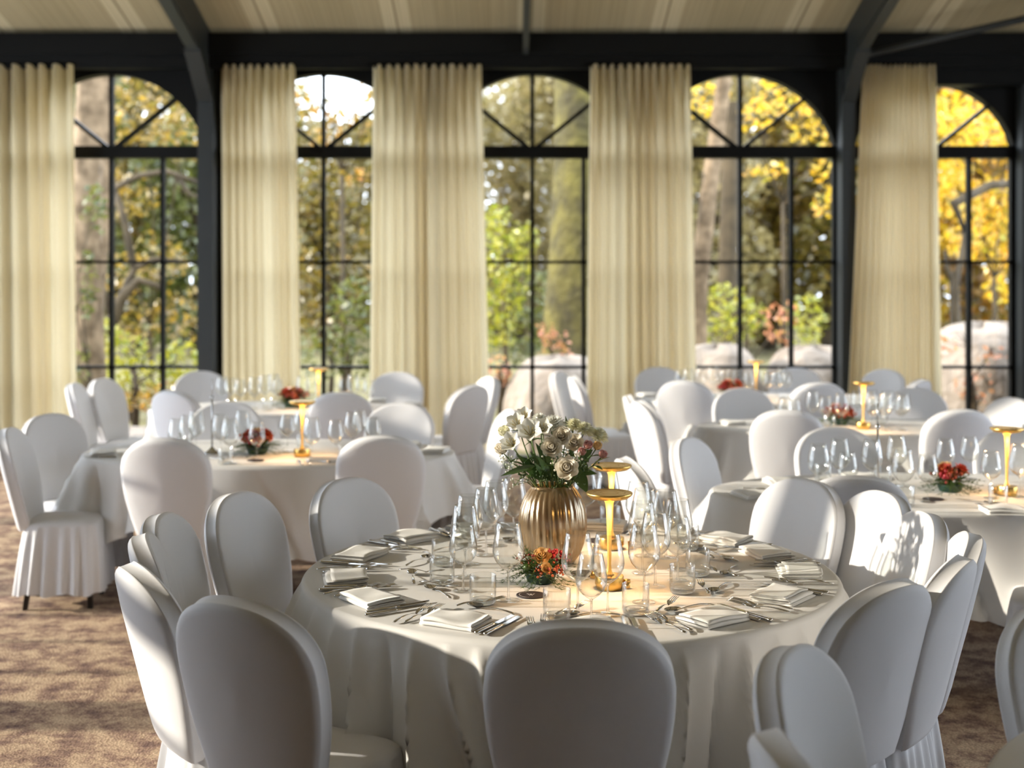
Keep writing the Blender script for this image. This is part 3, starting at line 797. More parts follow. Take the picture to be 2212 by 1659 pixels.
def napkin_mesh(seed, W=.17, D=.135):
    rr = random.Random(seed); lay = 4; th = .0055
    path = []
    for k in range(lay):
        z = .003 + k * th; xs = [-D / 2 + D * i / 9 for i in range(10)]
        xs = [x * (1 - .05 * k) + rr.uniform(-.002, .002) + (.004 * k) for x in xs]
        if k % 2: xs.reverse()
        path += [(x, z) for x in xs]
        if k < lay - 1:
            sg = -1 if k % 2 else 1
            path.append((xs[-1] + sg * .0030, z + th * .5))
    mb = MB(); w1, w2 = rr.uniform(0, 6), rr.uniform(0, 6); NV = 14
    t = .0021
    def fn_side(sgn):
        def fn(u, v):
            i = min(int(round(u * (len(path) - 1))), len(path) - 1)
            x, z = path[i]
            xa, za = path[max(i - 1, 0)]; xb, zb = path[min(i + 1, len(path) - 1)]
            l = math.hypot(xb - xa, zb - za) or 1
            nx, nz = -(zb - za) / l, (xb - xa) / l
            lvl = z / .022
            y = (v - .5) * W * (1 - .03 * lvl) + .004 * lvl * math.sin(3 * x / D + w1)
            lift = .0035 * lvl * math.sin(v * 7 + w1) * math.sin(x * 30 + w2) + .006 * lvl * max(0, math.sin(v * 3.1 + x * 8)) 
            return (x + nx * t * sgn + .003 * math.sin(v * 6 + w2) * lvl, y, max(.0006, z + nz * t * sgn + lift))
        return fn
    n = len(path) - 1
    mb.grid(fn_side(1), n, NV); mb.grid(fn_side(-1), n, NV)
    k = (n + 1) * (NV + 1)
    fs = []
    for i in range(n):
        for j in (0, NV):
            a, b = i * (NV + 1) + j, (i + 1) * (NV + 1) + j
            fs.append((a, b, b + k, a + k))
    for i in (0, n):
        for j in range(NV):
            a, b = i * (NV + 1) + j, i * (NV + 1) + j + 1
            fs.append((a, b, b + k, a + k))
    mb.f += fs
    return mb
NK = []
for s_ in (1, 2, 3):
    o = napkin_mesh(s_).obj('napkin', M['napkin']); tag(o, '', 'napkin'); NK.append(Proto(o))
FK, KN, DS, DF = fork_proto('dinner_fork', .2, ''), knife_proto(), spoon_proto(), fork_proto('dessert_fork', .165, '')
# the places at the vase table: polar angle round its centre, and words that single the place out
PLACES = [(242, 'first place left of the front chair'), (215, 'second place left of the front chair'), (191, 'third place left of the front chair'),
          (164, 'fourth place left of the front chair'), (138, 'fifth place left of the front chair'), (117, 'sixth place left of the front chair'),
          (271, "front chair's own place"), (300, 'first place right of the front chair'), (328, 'second place right of the front chair'),
          (355, 'third place right of the front chair'), (18, 'fourth place right of the front chair'), (38, 'fifth place right of the front chair'),
          (57, 'sixth place right of the front chair'), (77, 'place behind the rear lamp')]
for n_, (ang, where) in enumerate(PLACES):
    a = math.radians(ang); rad = Vector((math.cos(a), math.sin(a), 0)); lf = Vector((rad.y, -rad.x, 0))   # lf: the sitter's left hand
    rz = a + PI / 2                          # cutlery points to the table's centre
    def put(proto, r, s_, turn, lab, g, z=0):
        p = CC + rad * r + lf * s_
        proto.place((p.x, p.y, TZ + E + z), rz + math.radians(turn), '%s at the %s' % (lab, where), g)
    j = lambda q: R.uniform(-q, q)
    put(NK[n_ % 3], .765 + j(.012), j(.01), R.choice((90, -90)) + j(14), 'folded white napkin', 'napkins on the vase table')
    put(FK, .735 + j(.012), .118 + j(.004), j(4), 'inner steel dinner fork', 'dinner forks on the vase table')
    put(FK, .75 + j(.012), .152 + j(.004), j(4), 'outer steel dinner fork', 'dinner forks on the vase table')
    put(KN, .73 + j(.012), -.112 + j(.004), j(3), 'inner steel knife', 'knives on the vase table')
    put(KN, .745 + j(.01), -.142 + j(.004), j(3), 'outer steel knife', 'knives on the vase table')
    if ang not in (77, 57):
        rd = {242: .60, 300: .62, 271: .60, 18: .58, 38: .62}.get(ang, .54)
        put(DS, rd, -.02, 80 + j(14), 'dessert spoon', 'dessert spoons on the vase table')
        put(DF, rd - .035, .028, -52 + j(22), 'dessert fork', 'dessert forks on the vase table', .006)
# cutlery and napkins seen on the other tables
def far_napkins(lst, where, g):
    for i, (px, py, rz) in enumerate(sorted(lst)):
        p = at(px, py, TZ); NK[i % 3].place((p.x, p.y, TZ + E), rz, '%s folded napkin from the left on %s' % (ORD[i], where), g)
far_napkins([(222, 983, .3), (705, 996, 1.4), (880, 964, .2), (940, 976, -.2)], 'the left table', 'napkins on the left table')
far_napkins([(1624, 1073, .3), (1685, 1046, .1), (2168, 1108, 1.5), (1860, 1035, 1.5)], 'the right table', 'napkins on the right table')
far_napkins([(1580, 917, .2)], 'the middle right table', 'napkins on the middle right table')
far_napkins([(890, 877, .2), (815, 868, .1)], 'the rear left table', 'napkins on the rear left table')
far_napkins([(1397, 856, .2)], 'the rear right table', 'napkins on the rear right table')
def far_cut(proto, nm, lst, where, g):
    for i, (px, py, rz) in enumerate(sorted(lst)):
        p = at(px, py, TZ); proto.place((p.x, p.y, TZ + E), rz, ('%s %s from the left on %s' % (ORD[i], nm, where)) if len(lst) > 1 else 'only %s seen on %s' % (nm, where), g)
far_cut(FK, 'dinner fork', [(648, 1001, .3), (667, 1001, .25)], 'the left table', 'forks on the left table')
far_cut(KN, 'knife', [(452, 992, 1.0), (678, 997, 1.0), (210, 989, 1.4), (905, 983, -1.3)], 'the left table', 'knives on the left table')
far_cut(FK, 'dinner fork', [(2142, 1103, .3), (2166, 1102, .25)], 'the right table', 'forks on the right table')
far_cut(KN, 'knife', [(1600, 1058, 1.5), (1700, 1060, 1.2), (2120, 1086, .9)], 'the right table', 'knives on the right table')

# ------------------------------------------------------------------ lamps, stands, coasters, shakers
def lamp_proto():
    L = thing('table_lamp', '', 'lamp')
    MB().lathe([(0, 0), (.041, 0), (.0425, .002), (.0435, .012), (.0465, .0165), (.0465, .0175), (.0465, .040), (.0455, .0425), (.018, .0435), (0, .0435)], 40).obj('base', M['brass'], L, angle=SOFT)
    MB().lathe([(0, .0435), (.017, .0435), (.011, .050), (.0075, .060), (.0062, .075), (.0068, .13), (.0085, .20), (.0105, .255), (.0135, .275), (.020, .288), (0, .288)], 24).obj('stem', M['lamp_stem'], L)
    dsc = MB().lathe([(.045, .2905), (.060, .290), (.071, .2985), (.0745, .303), (.0745, .3065), (.073, .3085), (.052, .307), (.0505, .3055), (.049, .307), (.030, .307), (.0285, .3055), (.027, .307), (0, .307)], 48).obj('disc_shade', M['brass'], L, angle=SOFT)
    MB().lathe([(.0185, .2893), (.046, .2893), (.046, .2908), (.0185, .2908), (.0185, .2893)], 32).obj('light_ring', M['led'], L, smooth=False)
    return Proto(L)
LP = lamp_proto()
lamp_pts = []
def lamp(p, lab):
    LP.place((p.x, p.y, TZ + E), R.uniform(0, 6), lab, 'cordless brass table lamps'); lamp_pts.append(p)
lamp(Vector((.312, 4.165, 0)), 'brass disc table lamp nearer to the viewer on the vase table')
lamp(Vector((.366, 4.78, 0)), 'brass disc table lamp further back on the vase table')
def lamp_at(px, ytop, lab):
    d = (HCAM - TZ - .308) * F / (ytop - YH); lamp(Vector(((px - 1106) / F * d, d, 0)), lab)
lamp_at(653, 867, 'brass disc table lamp on the left table')
lamp_at(2175, 925, 'brass disc table lamp on the right table')
lamp_at(1865, 826, 'brass disc table lamp on the middle right table')
lamp_at(688, 796, 'brass disc table lamp on the rear left table before the second window')
lamp_at(1633, 780, 'brass disc table lamp on the rear right table before the fourth window')
def shaker_proto():
    s = thing('salt_shaker', '', 'shaker')
    MB().lathe([(0, 0), (.0085, 0), (.0105, .003), (.0115, .022), (0, .022)], 20).obj('body', M['brass'], s)
    MB().lathe([(.0105, .022), (.0118, .0225), (.0118, .028), (.008, .030), (0, .030)], 20).obj('lid', M['brass'], s)
    return Proto(s)
SH = shaker_proto()
for px, py, lab in ((1354, 1272, 'small brass shaker right of the nearer lamp base'), (1281, 1250, 'small brass shaker left of the nearer lamp base'), (1363, 1187, 'small brass shaker right of the rear lamp base'),
                    (1287, 1196, 'small brass shaker left of the rear lamp base'), (2150, 1066, 'small brass shaker left of the lamp on the right table')):
    p = at(px, py, TZ); SH.place((p.x, p.y, TZ + E), 0, lab, 'small brass shakers')
def stand(px, py, ztop, lab):
    p = at(px, py, TZ)
    t = thing('table_number_stand', lab, 'stand', (p.x, p.y, TZ + E), 0, 'slender chrome table stands')
    MB().lathe([(0, 0), (.046, 0), (.046, .003), (.034, .010), (.018, .022), (.009, .034), (0, .036)], 28).obj('base', M['chrome'], t)
    MB().tube([(0, 0, .03), (0, 0, .2), (0, 0, ztop - .1)], [.0052, .0048, .0045], 10).obj('pole', M['chrome'], t)
    MB().lathe([(0, -.012), (.009, -.008), (.011, 0), (.009, .008), (0, .012)], 14, Matrix.Translation((0, 0, ztop - .105))).obj('collar', M['chrome'], t)
    MB().tube([(0, 0, ztop - .1), (0, 0, ztop)], [.003, .0022], 8).obj('tip', M['chrome'], t)
stand(458, 979, .42, 'slender chrome stand among the glasses of the left table')
stand(1896, 1078, .43, 'slender chrome stand among the glasses of the right table')
def coaster(px, py, lab, mark=False):
    p = at(px, py, TZ)
    c = thing('coaster', lab, 'coaster', (p.x, p.y, TZ + E), 0, 'dark round coasters')
    MB().lathe([(0, 0), (.046, 0), (.0465, .0008), (.0465, .0022), (.046, .003), (0, .003)], 40).obj('board', M['darkcard'], c, angle=SOFT)
    if mark:
        k = MB()
        for (x0, y0, x1, y1) in ((-.0105, .010, -.0035, -.010), (-.0035, -.010, .0035, .010), (-.0035, .010, .0035, -.010), (.0035, -.010, .0105, .010)):
            k.tube([(x0, y0, .0031), (x1, y1, .0031)], .0007, 6, flat=.4)
        k.tube([(-.0135, .010, .0031), (-.0075, .010, .0031)], .0006, 6, flat=.4); k.tube([(.0075, .010, .0031), (.0135, .010, .0031)], .0006, 6, flat=.4)
        k.tube([(.037 * math.cos(q), .037 * math.sin(q), .0031) for q in [math.radians(100 + 10 * i) for i in range(17)]], .0005, 6, flat=.4)
        k.obj('printed_mark', M['whiteink'], c)
coaster(1147, 1287, 'dark round coaster with a white letter mark, front of the vase table', True)
coaster(1292, 1169, 'dark round coaster between the vase and the rear lamp')
coaster(1262, 1240, 'dark round coaster behind the glasses right of the berry centrepiece')
coaster(552, 995, 'dark round coaster below the flowers on the left table')
coaster(2016, 1079, 'dark round coaster below the flowers on the right table')

# ------------------------------------------------------------------ vase, bouquet and centrepieces
VP = Vector((.143, 4.56, TZ + E))
v = thing('vase', 'fluted bronze glass vase holding the bouquet on the round table', 'vase', VP)
vp = [(0, .004), (.066, .004), (.072, .0), (.078, .004), (.096, .03), (.110, .07), (.1185, .115), (.119, .15), (.113, .19), (.100, .225), (.083, .252), (.0735, .264), (.072, .270), (.070, .270), (.0705, .264), (.080, .250), (.097, .223), (.110, .19), (.1155, .15), (.115, .115), (.107, .07), (.093, .032), (.07, .012), (0, .010)]
def flute(a, z): return 1 + (.014 * math.sin(30 * a + 1.2 * math.sin(z * 22 + a * 2)) if .01 < z < .262 else 0)
MB().lathe(vp, 240, flute=flute).obj('vase_body', M['vase'], v)

M['stemgreen'] = principled('stem_green', (.10, .16, .035), .5)
M['leafgreen'] = leafmat('glossy_leaf', [(.035, .075, .018), (.06, .12, .03), (.09, .15, .035)], .3)
M['petal_white'] = leafmat('white_petals', [(.86, .85, .76), (.90, .90, .84)], .3)
M['petal_cream'] = leafmat('cream_petals', [(.90, .83, .68), (.92, .87, .77)], .25)
M['petal_lemon'] = leafmat('lemon_petals', [(.84, .82, .56), (.88, .86, .68)], .3)
M['petal_pink'] = leafmat('pink_petals', [(.72, .36, .32), (.78, .46, .40)], .35)
M['petal_apricot'] = leafmat('apricot_petals', [(.80, .52, .20), (.84, .62, .32)], .35)
M['berry'] = leafmat('red_berries', [(.30, .008, .02), (.42, .02, .03), (.25, .01, .03)], .05)
M['berry_orange'] = leafmat('orange_berries', [(.46, .07, .025), (.55, .14, .05), (.42, .05, .04)], .1)
M['blossom_red'] = leafmat('red_blossoms', [(.38, .035, .02), (.44, .10, .04), (.32, .03, .03)], .25)
M['fern'] = leafmat('asparagus_fern', [(.03, .075, .012), (.06, .12, .02), (.09, .14, .03)], .35)
M['bowlgreen'] = principled('dark_green_plastic', (.012, .05, .035), .45)
M['stamen'] = principled('stamen', (.45, .32, .05), .6)
def basis(d, twist=0):
    d = Vector(d).normalized(); u = Vector((0, 0, 1)) if abs(d.z) < .9 else Vector((0, 1, 0))
    x = u.cross(d).normalized(); y = d.cross(x)
    return Matrix((x, y, d)).transposed().to_4x4() @ Matrix.Rotation(twist, 4, 'Z')
def petal(mb, mat, az, L, W, a0, a1, r0=0, cup=.3, nv=5, nu=4, tip=.0, z0=0, pw=1):
    """petal rooted r0 from the axis; its angle from the axis runs from a0 to a1"""
    pts = []; p = Vector((r0, 0, z0)); st = L / nv
    for i in range(nv + 1):
        a = a0 + (a1 - a0) * i / nv
        pts.append((p.copy(), a)); p = p + Vector((math.sin(a), 0, math.cos(a))) * st
    rot = mat @ Matrix.Rotation(az, 4, 'Z')
    def fn(u, v_):
        i = int(round(v_ * nv)); q, a = pts[i]
        t = v_
        w = W * (math.sin(PI * (.10 + .82 * t ** pw)) ** .75) * (1 if t < 1 else (.35 if tip else .8))
        s = (u - .5) * 2
        n = Vector((-math.cos(a), 0, math.sin(a)))
        return q + Vector((0, s * w, 0)) + n * (cup * w * s * s)
    mb.grid(fn, nu, nv, rot)
def rose(mb, mat, r, rr, open_=1.0, layers=5):
    mb.grid(lambda u, v_: mat @ Vector((r * .24 * math.sin(PI * v_) * math.cos(2 * PI * u), r * .24 * math.sin(PI * v_) * math.sin(2 * PI * u), r * (.28 - .42 * math.cos(PI * v_)))), 10, 6, closed_u=True)
    for k in range(layers):
        t = k / (layers - 1); n = 3 + k
        for i in range(n):
            az = 2 * PI * i / n + k * 1.1 + rr.uniform(-.15, .15)
            petal(mb, mat, az, r * (1.15 + .25 * t), r * (.42 + .34 * t), .62 * t * open_ + .28, (-.55 + 1.75 * t * open_) + rr.uniform(-.08, .08), r * .05 + r * .14 * t, cup=.55 - .25 * t, z0=-.25 * r * t)
def lily(mb, mat, r, rr):
    for i in range(6):
        az = 2 * PI * i / 6 + rr.uniform(-.08, .08)
        petal(mb, mat, az, r * 1.25, r * (.42 if i % 2 else .30), .45, 1.15 + rr.uniform(-.1, .15), r * .06, cup=.35, tip=1, pw=1.5, nv=6)
def mum(mb, mat, r, rr):
    mb.grid(lambda u, v_: mat @ Vector((r * .42 * math.sin(PI * v_) * math.cos(2 * PI * u), r * .42 * math.sin(PI * v_) * math.sin(2 * PI * u), r * (.30 - .36 * math.cos(PI * v_)))), 12, 6, closed_u=True)
    for k in range(6):
        n = 10 + k * 3
        for i in range(n):
            petal(mb, mat, 2 * PI * i / n + rr.uniform(-.1, .1), r * (.6 + .09 * k), r * .11, .1 + .27 * k, .2 + .30 * k + rr.uniform(-.1, .1), r * .05, cup=.5, nv=3, nu=2, z0=.25 * r - .05 * k * r)
def leaf_blade(mb, p, d, L, W, rr, bend=.5, up=(0, 0, 1)):
    d = Vector(d).normalized(); s = d.cross(Vector(up)).normalized(); n = s.cross(d)
    def fn(u, v_):
        w = W * math.sin(PI * v_ ** .8) ** .9 if 0 < v_ < 1 else .0004
        q = (u - .5) * 2
        return Vector(p) + d * (L * v_) + n * (-bend * L * v_ * v_ * .5 + abs(q) * w * .3) + s * (q * w)
    mb.grid(fn, 2, 8)
def stem_path(a, b, n=7):
    out = []
    for i in range(n):
        t = i / (n - 1)
        q = Vector(a).lerp(Vector(b), t)
        out.append(q)
    return out
rr = random.Random(12)
def flower(kind, px, py, dd, size, mat, lab, face=(0, -.5, .8), n=1, leaves=1):
    c = on(px, py, VP.y + dd)
    o = thing(kind, lab, 'flower', (0, 0, 0), 0, 'flowers of the bouquet')
    out = Vector((c.x - VP.x, c.y - VP.y, 0)); 
    f = (Vector(face) + out * 2.2).normalized()
    mt = Matrix.Translation(c) @ basis(f, rr.uniform(0, 6))
    mb = MB()
    {'rose': lambda: rose(mb, mt, size, rr), 'rosebud': lambda: rose(mb, mt, size, rr, .45, 4), 'lily': lambda: lily(mb, mt, size, rr), 'chrysanthemum': lambda: mum(mb, mt, size, rr), 'carnation': lambda: mum(mb, mt, size, rr)}[kind]()
    mb.obj('bloom', M[mat], o)
    neck = Vector((VP.x + max(-.055, min(.055, out.x * .45)), VP.y + max(-.05, min(.05, out.y * .5)), VP.z + .262))
    foot = Vector((VP.x - out.x * .25, VP.y - out.y * .25, VP.z + .03))
    base = c - f * size * .25
    pts = [foot, foot.lerp(neck, .6), neck, neck.lerp(base, .35) + Vector((0, 0, .012)), neck.lerp(base, .75) - f * .004, base]
    MB().tube(pts, [.0028, .0028, .0028, .0026, .0023, .0022], 7).obj('stem', M['stemgreen'], o)
    if kind == 'lily':
        s = MB()
        for i in range(6):
            a = i * 1.05; s.tube([mt @ Vector((0, 0, 0)), mt @ Vector((.35 * size * math.cos(a), .35 * size * math.sin(a), .75 * size))], [.0007, .0012], 5)
        s.obj('stamens', M['stamen'], o)
    else:
        s = MB()
        for i in range(5): petal(s, mt @ Matrix.Translation((0, 0, -size * .22)), i * 1.257, size * .6, size * .16, .9, 1.5, .002, tip=1)
        s.obj('sepals', M['leafgreen'], o)
    if leaves:
        s = MB()
        for i in range(3):
            t = rr.uniform(.15, .9); p = neck.lerp(base, t); a = rr.uniform(0, 6.28)
            leaf_blade(s, p, (math.cos(a), math.sin(a), rr.uniform(.1, .9)), rr.uniform(.045, .075), rr.uniform(.008, .014), rr)
        s.obj('stem_leaves', M['leafgreen'], o)
for k, px, py, dd, sz, mt, lab in (
    ('lily', 1146, 941, -.09, .052, 'petal_white', 'large open white lily at the front of the bouquet'),
    ('lily', 1119, 922, -.02, .042, 'petal_white', 'upright white lily at the bouquet\'s top left'),
    ('lily', 1172, 932, -.05, .042, 'petal_white', 'white lily right of the large open one'),
    ('lily', 1108, 964, -.08, .044, 'petal_white', 'drooping white lily at the bouquet\'s left side'),
    ('chrysanthemum', 1195, 922, -.04, .046, 'petal_white', 'white many-petalled bloom at the top centre of the bouquet'),
    ('rosebud', 1092, 938, 0, .026, 'petal_lemon', 'greenish half-open rose leftmost in the bouquet'),
    ('rosebud', 1086, 976, -.04, .028, 'petal_cream', 'cream rosebud at the bouquet\'s lower left'),
    ('rose', 1214, 944, -.08, .027, 'petal_cream', 'cream rose right of the white many-petalled bloom'),
    ('rose', 1193, 968, -.10, .028, 'petal_cream', 'cream rose in the middle of the bouquet below another cream rose'),
    ('rose', 1225, 1013, -.13, .031, 'petal_cream', 'low cream rose facing the viewer just above the vase'),
    ('carnation', 1240, 922, .02, .034, 'petal_lemon', 'pale lemon bloom at the bouquet\'s top right, left of two alike'),
    ('carnation', 1262, 930, 0, .035, 'petal_lemon', 'pale lemon bloom in the middle of three at the top right'),
    ('carnation', 1291, 944, .02, .038, 'petal_lemon', 'pale lemon bloom rightmost in the bouquet'),
    ('lily', 1135, 905, .05, .036, 'petal_white', 'white lily standing highest at the back of the bouquet'),
    ('rose', 1240, 958, .0, .026, 'petal_cream', 'cream rose half hidden between the roses and the pink group'),
    ('carnation', 1165, 908, .06, .03, 'petal_white', 'white bloom peeping over the back of the bouquet'),
    ('rosebud', 1225, 928, .06, .026, 'petal_white', 'white bud behind the top centre of the bouquet'),
    ('rosebud', 1268, 966, -.06, .020, 'petal_pink', 'pink rosebud left of the pink group at the right'),
    ('rosebud', 1256, 980, -.05, .018, 'petal_pink', 'small pink rosebud lowest left of the pink group'),
    ('rosebud', 1288, 968, -.02, .020, 'petal_apricot', 'peach rosebud at the top of the pink group'),
    ('rosebud', 1300, 986, -.03, .019, 'petal_pink', 'pink rosebud rightmost in the pink group')):
    face = (-.25, -.9, .55) if py > 940 and k == 'rose' else (0, -.75, .65) if k == 'lily' else (0, -.4, .85)
    flower(k, px, py, dd, sz, mt, lab, face)
def sprig(lab, tips, mat, r, n):
    o = thing('filler_sprig', lab, 'flower', (0, 0, 0), 0, 'filler sprigs of the bouquet')
    st, bl = MB(), MB()
    for (px, py, dd) in tips:
        c = on(px, py, VP.y + dd); neck = Vector((VP.x + (c.x - VP.x) * .35, VP.y + (c.y - VP.y) * .35, VP.z + .25))
        st.tube([neck, neck.lerp(c, .5) + Vector((0, 0, .01)), c], [.0014, .0012, .0009], 5)
        for i in range(n):
            q = c + Vector((rr.gauss(0, .016), rr.gauss(0, .016), rr.gauss(0, .014)))
            st.tube([c - Vector((0, 0, .02)), q], [.0006, .0005], 4); bl.ball(q, r * rr.uniform(.7, 1.2), 7, 5)
    st.obj('stem', M['stemgreen'], o); bl.obj('blossoms', M[mat], o)
sprig('spray of tiny white filler blossoms in the middle of the bouquet', [(1205, 986, -.1), (1222, 988, -.11), (1190, 980, -.1), (1240, 985, -.08)], 'petal_cream', .0042, 16)
sprig('spray of tiny white filler blossoms hanging at the bouquet\'s left', [(1092, 1000, -.05), (1105, 1012, -.07), (1098, 985, -.03), (1112, 1036, -.06)], 'petal_white', .0032, 14)
sprig('dark green bud spray filling the gap above the vase rim', [(1130, 1020, -.06), (1165, 1028, -.09), (1240, 1030, -.09), (1205, 1035, -.1), (1262, 1006, -.06), (1150, 1000, 0), (1225, 990, .05)], 'leafgreen', .0036, 18)
for lab, tips in (('long dark leaf pointing left low on the bouquet', [((1158, 1006), (1083, 1022), -.12, .0125)]),
                  ('large drooping leaf at the right of the vase rim', [((1240, 1012), (1270, 1062), -.12, .024)]),
                  ('two small leaves sticking up at the top right of the bouquet', [((1228, 935), (1222, 898), .03, .006), ((1236, 935), (1240, 905), .03, .006)]),
                  ('leaf spray behind the pink rosebuds', [((1250, 1000), (1278, 970), -.03, .022), ((1240, 1020), (1290, 1020), -.02, .016)]),
                  ('broad leaf spray filling the centre of the bouquet', [((1190, 1040), (1150, 975), -.06, .018), ((1190, 1040), (1178, 965), -.04, .018), ((1200, 1040), (1232, 985), -.05, .02), ((1190, 1040), (1130, 990), -.04, .016), ((1195, 1040), (1215, 1000), -.12, .013), ((1180, 1040), (1160, 1000), -.12, .012), ((1175, 1040), (1140, 1015), -.1, .015), ((1215, 1040), (1245, 1000), -.09, .015), ((1190, 1035), (1165, 985), -.1, .014), ((1205, 1035), (1205, 985), -.07, .015), ((1225, 1030), (1262, 990), -.05, .016), ((1165, 1030), (1118, 978), .0, .016), ((1210, 1030), (1240, 960), .02, .016), ((1195, 1030), (1160, 955), .03, .016)])):
    o = MB()
    for (a, b, dd, w) in tips:
        p, q = on(*a, VP.y + dd * .6), on(*b, VP.y + dd)
        leaf_blade(o, p, q - p, (q - p).length, w, rr, .25, up=(0, -.7, .7))
        neck = Vector((VP.x + (p.x - VP.x) * .5, VP.y + (p.y - VP.y) * .5, VP.z + .25)); o.tube([neck, p], [.0016, .0013], 5)
    ob = o.obj('foliage_spray', M['leafgreen']); tag(ob, lab, 'leaf', 'leaves of the bouquet')

def centrepiece(x, y, lab, seed, s=1, berries=True, n_fern=90):
    q = random.Random(seed)
    o = thing('floral_centrepiece', lab, 'flower arrangement', (x, y, TZ + E), 0, 'low floral centrepieces')
    MB().lathe([(0, 0), (.036 * s, 0), (.042 * s, .004), (.050 * s, .03), (.053 * s, .034), (.050 * s, .036), (.044 * s, .03), (0, .028)], 28).obj('bowl', M['bowlgreen'], o)
    fe = MB()
    for i in range(n_fern):
        a = q.uniform(0, 2 * PI); el = q.uniform(-.25, 1.1)
        L = q.uniform(.07, .125) * s * (1.0 if el < .5 else .75)
        d = Vector((math.cos(a) * math.cos(el), math.sin(a) * math.cos(el), math.sin(el)))
        p0 = Vector((math.cos(a) * .02, math.sin(a) * .02, .035)); prev = p0
        for k in range(1, 7):
            t = k / 6; p = p0 + d * (L * t) + Vector((0, 0, -.035 * t * t * (1 if el < .6 else .3)))
            p.z = max(p.z, .004)
            fe.tube([prev, p], .0006, 3); prev = p
            if k > 1:
                for m in range(5):
                    e = (d + Vector((q.uniform(-1, 1), q.uniform(-1, 1), q.uniform(-.6, .8)))).normalized() * .016 * s
                    b2 = p + e; b2.z = max(b2.z, .002)
                    w = e.cross(Vector((q.uniform(-1, 1), q.uniform(-1, 1), .3))).normalized() * .0008
                    fe.add([p - w, p + w, b2], [(0, 1, 2)])
    fe.obj('fern_foliage', M['fern'], o)
    lv = MB()
    for i in range(10):
        a = q.uniform(0, 6.28); leaf_blade(lv, (math.cos(a) * .02 * s, math.sin(a) * .02 * s, .045), (math.cos(a), math.sin(a), q.uniform(.1, .9)), q.uniform(.04, .06) * s, q.uniform(.012, .02) * s, q)
    lv.obj('broad_leaves', M['leafgreen'], o)
    def cluster(cx, cy, cz, r, n, br, mat, nm):
        b = MB()
        for i in range(n):
            p = Vector((cx, cy, cz)) + Vector((q.gauss(0, r), q.gauss(0, r), q.gauss(0, r * .7))); b.ball(p, br * q.uniform(.75, 1.2), 8, 6)
        b.obj(nm, M[mat], o)
    if berries:
        ro = MB(); rose(ro, Matrix.Translation((.005, -.03, .088)) @ basis((-.1, -.7, .7)), .023, q); ro.obj('rose_bloom', M['petal_apricot'], o)
        ro = MB(); rose(ro, Matrix.Translation((.015, -.068, .060)) @ basis((.2, -.8, .5)), .014, q); ro.obj('rose_bloom', M['petal_apricot'], o)
        cluster(.042, -.02, .094, .012, 26, .0062, 'berry', 'berry_cluster')
        cluster(-.045, -.02, .078, .016, 26, .0036, 'blossom_red', 'blossom_cluster')
        cluster(.075, -.015, .078, .014, 22, .0036, 'blossom_red', 'blossom_cluster')
        cluster(.02, -.062, .055, .017, 40, .0042, 'berry_orange', 'berry_cluster')
        cluster(.055, -.05, .06, .014, 24, .004, 'berry_orange', 'berry_cluster')
        gb = MB()
        for p in ((-.045, -.05, .06), (.07, -.045, .075)): gb.ball(p, .013, 10, 8, (1, 1, .8))
        gb.obj('green_pod', M['fern'], o)
    else:
        for i in range(9):
            a = i * .7 + q.uniform(-.2, .2); r = q.uniform(.02, .07) * s
            cluster(r * math.cos(a), r * math.sin(a), .085 * s - .3 * r, .014 * s, 16, .0075 * s, ('blossom_red', 'berry_orange', 'berry', 'blossom_red')[i % 4], 'blossom_cluster')
        for i in range(3):
            a = i * 2.1 + 3.9; ro = MB(); rose(ro, Matrix.Translation((.04 * s * math.cos(a), .04 * s * math.sin(a), .085 * s)) @ basis((math.cos(a) * .6, math.sin(a) * .6, .8)), .026 * s, q, 1, 4)
            ro.obj('rose_bloom', M[('berry_orange', 'blossom_red', 'petal_apricot')[i]], o)
p = at(1168, 1258, TZ); centrepiece(p.x, p.y, 'low berry and rose centrepiece in a green bowl before the vase', 1, 1.05)
for px, py, lab, s in ((556, 981, 'low red and orange flower centrepiece on the left table', 1.25), (2052, 1062, 'low red and orange flower centrepiece on the right table', 1.15),
                       (1812, 918, 'low red flower centrepiece on the middle right table', 1.25), (632, 880, 'low red and orange flower centrepiece on the rear left table', 1.35), (1578, 860, 'low red flower centrepiece on the rear right table', 1.35)):
    p = at(px, py, TZ); centrepiece(p.x, p.y, lab, int(px), s, False, 110)

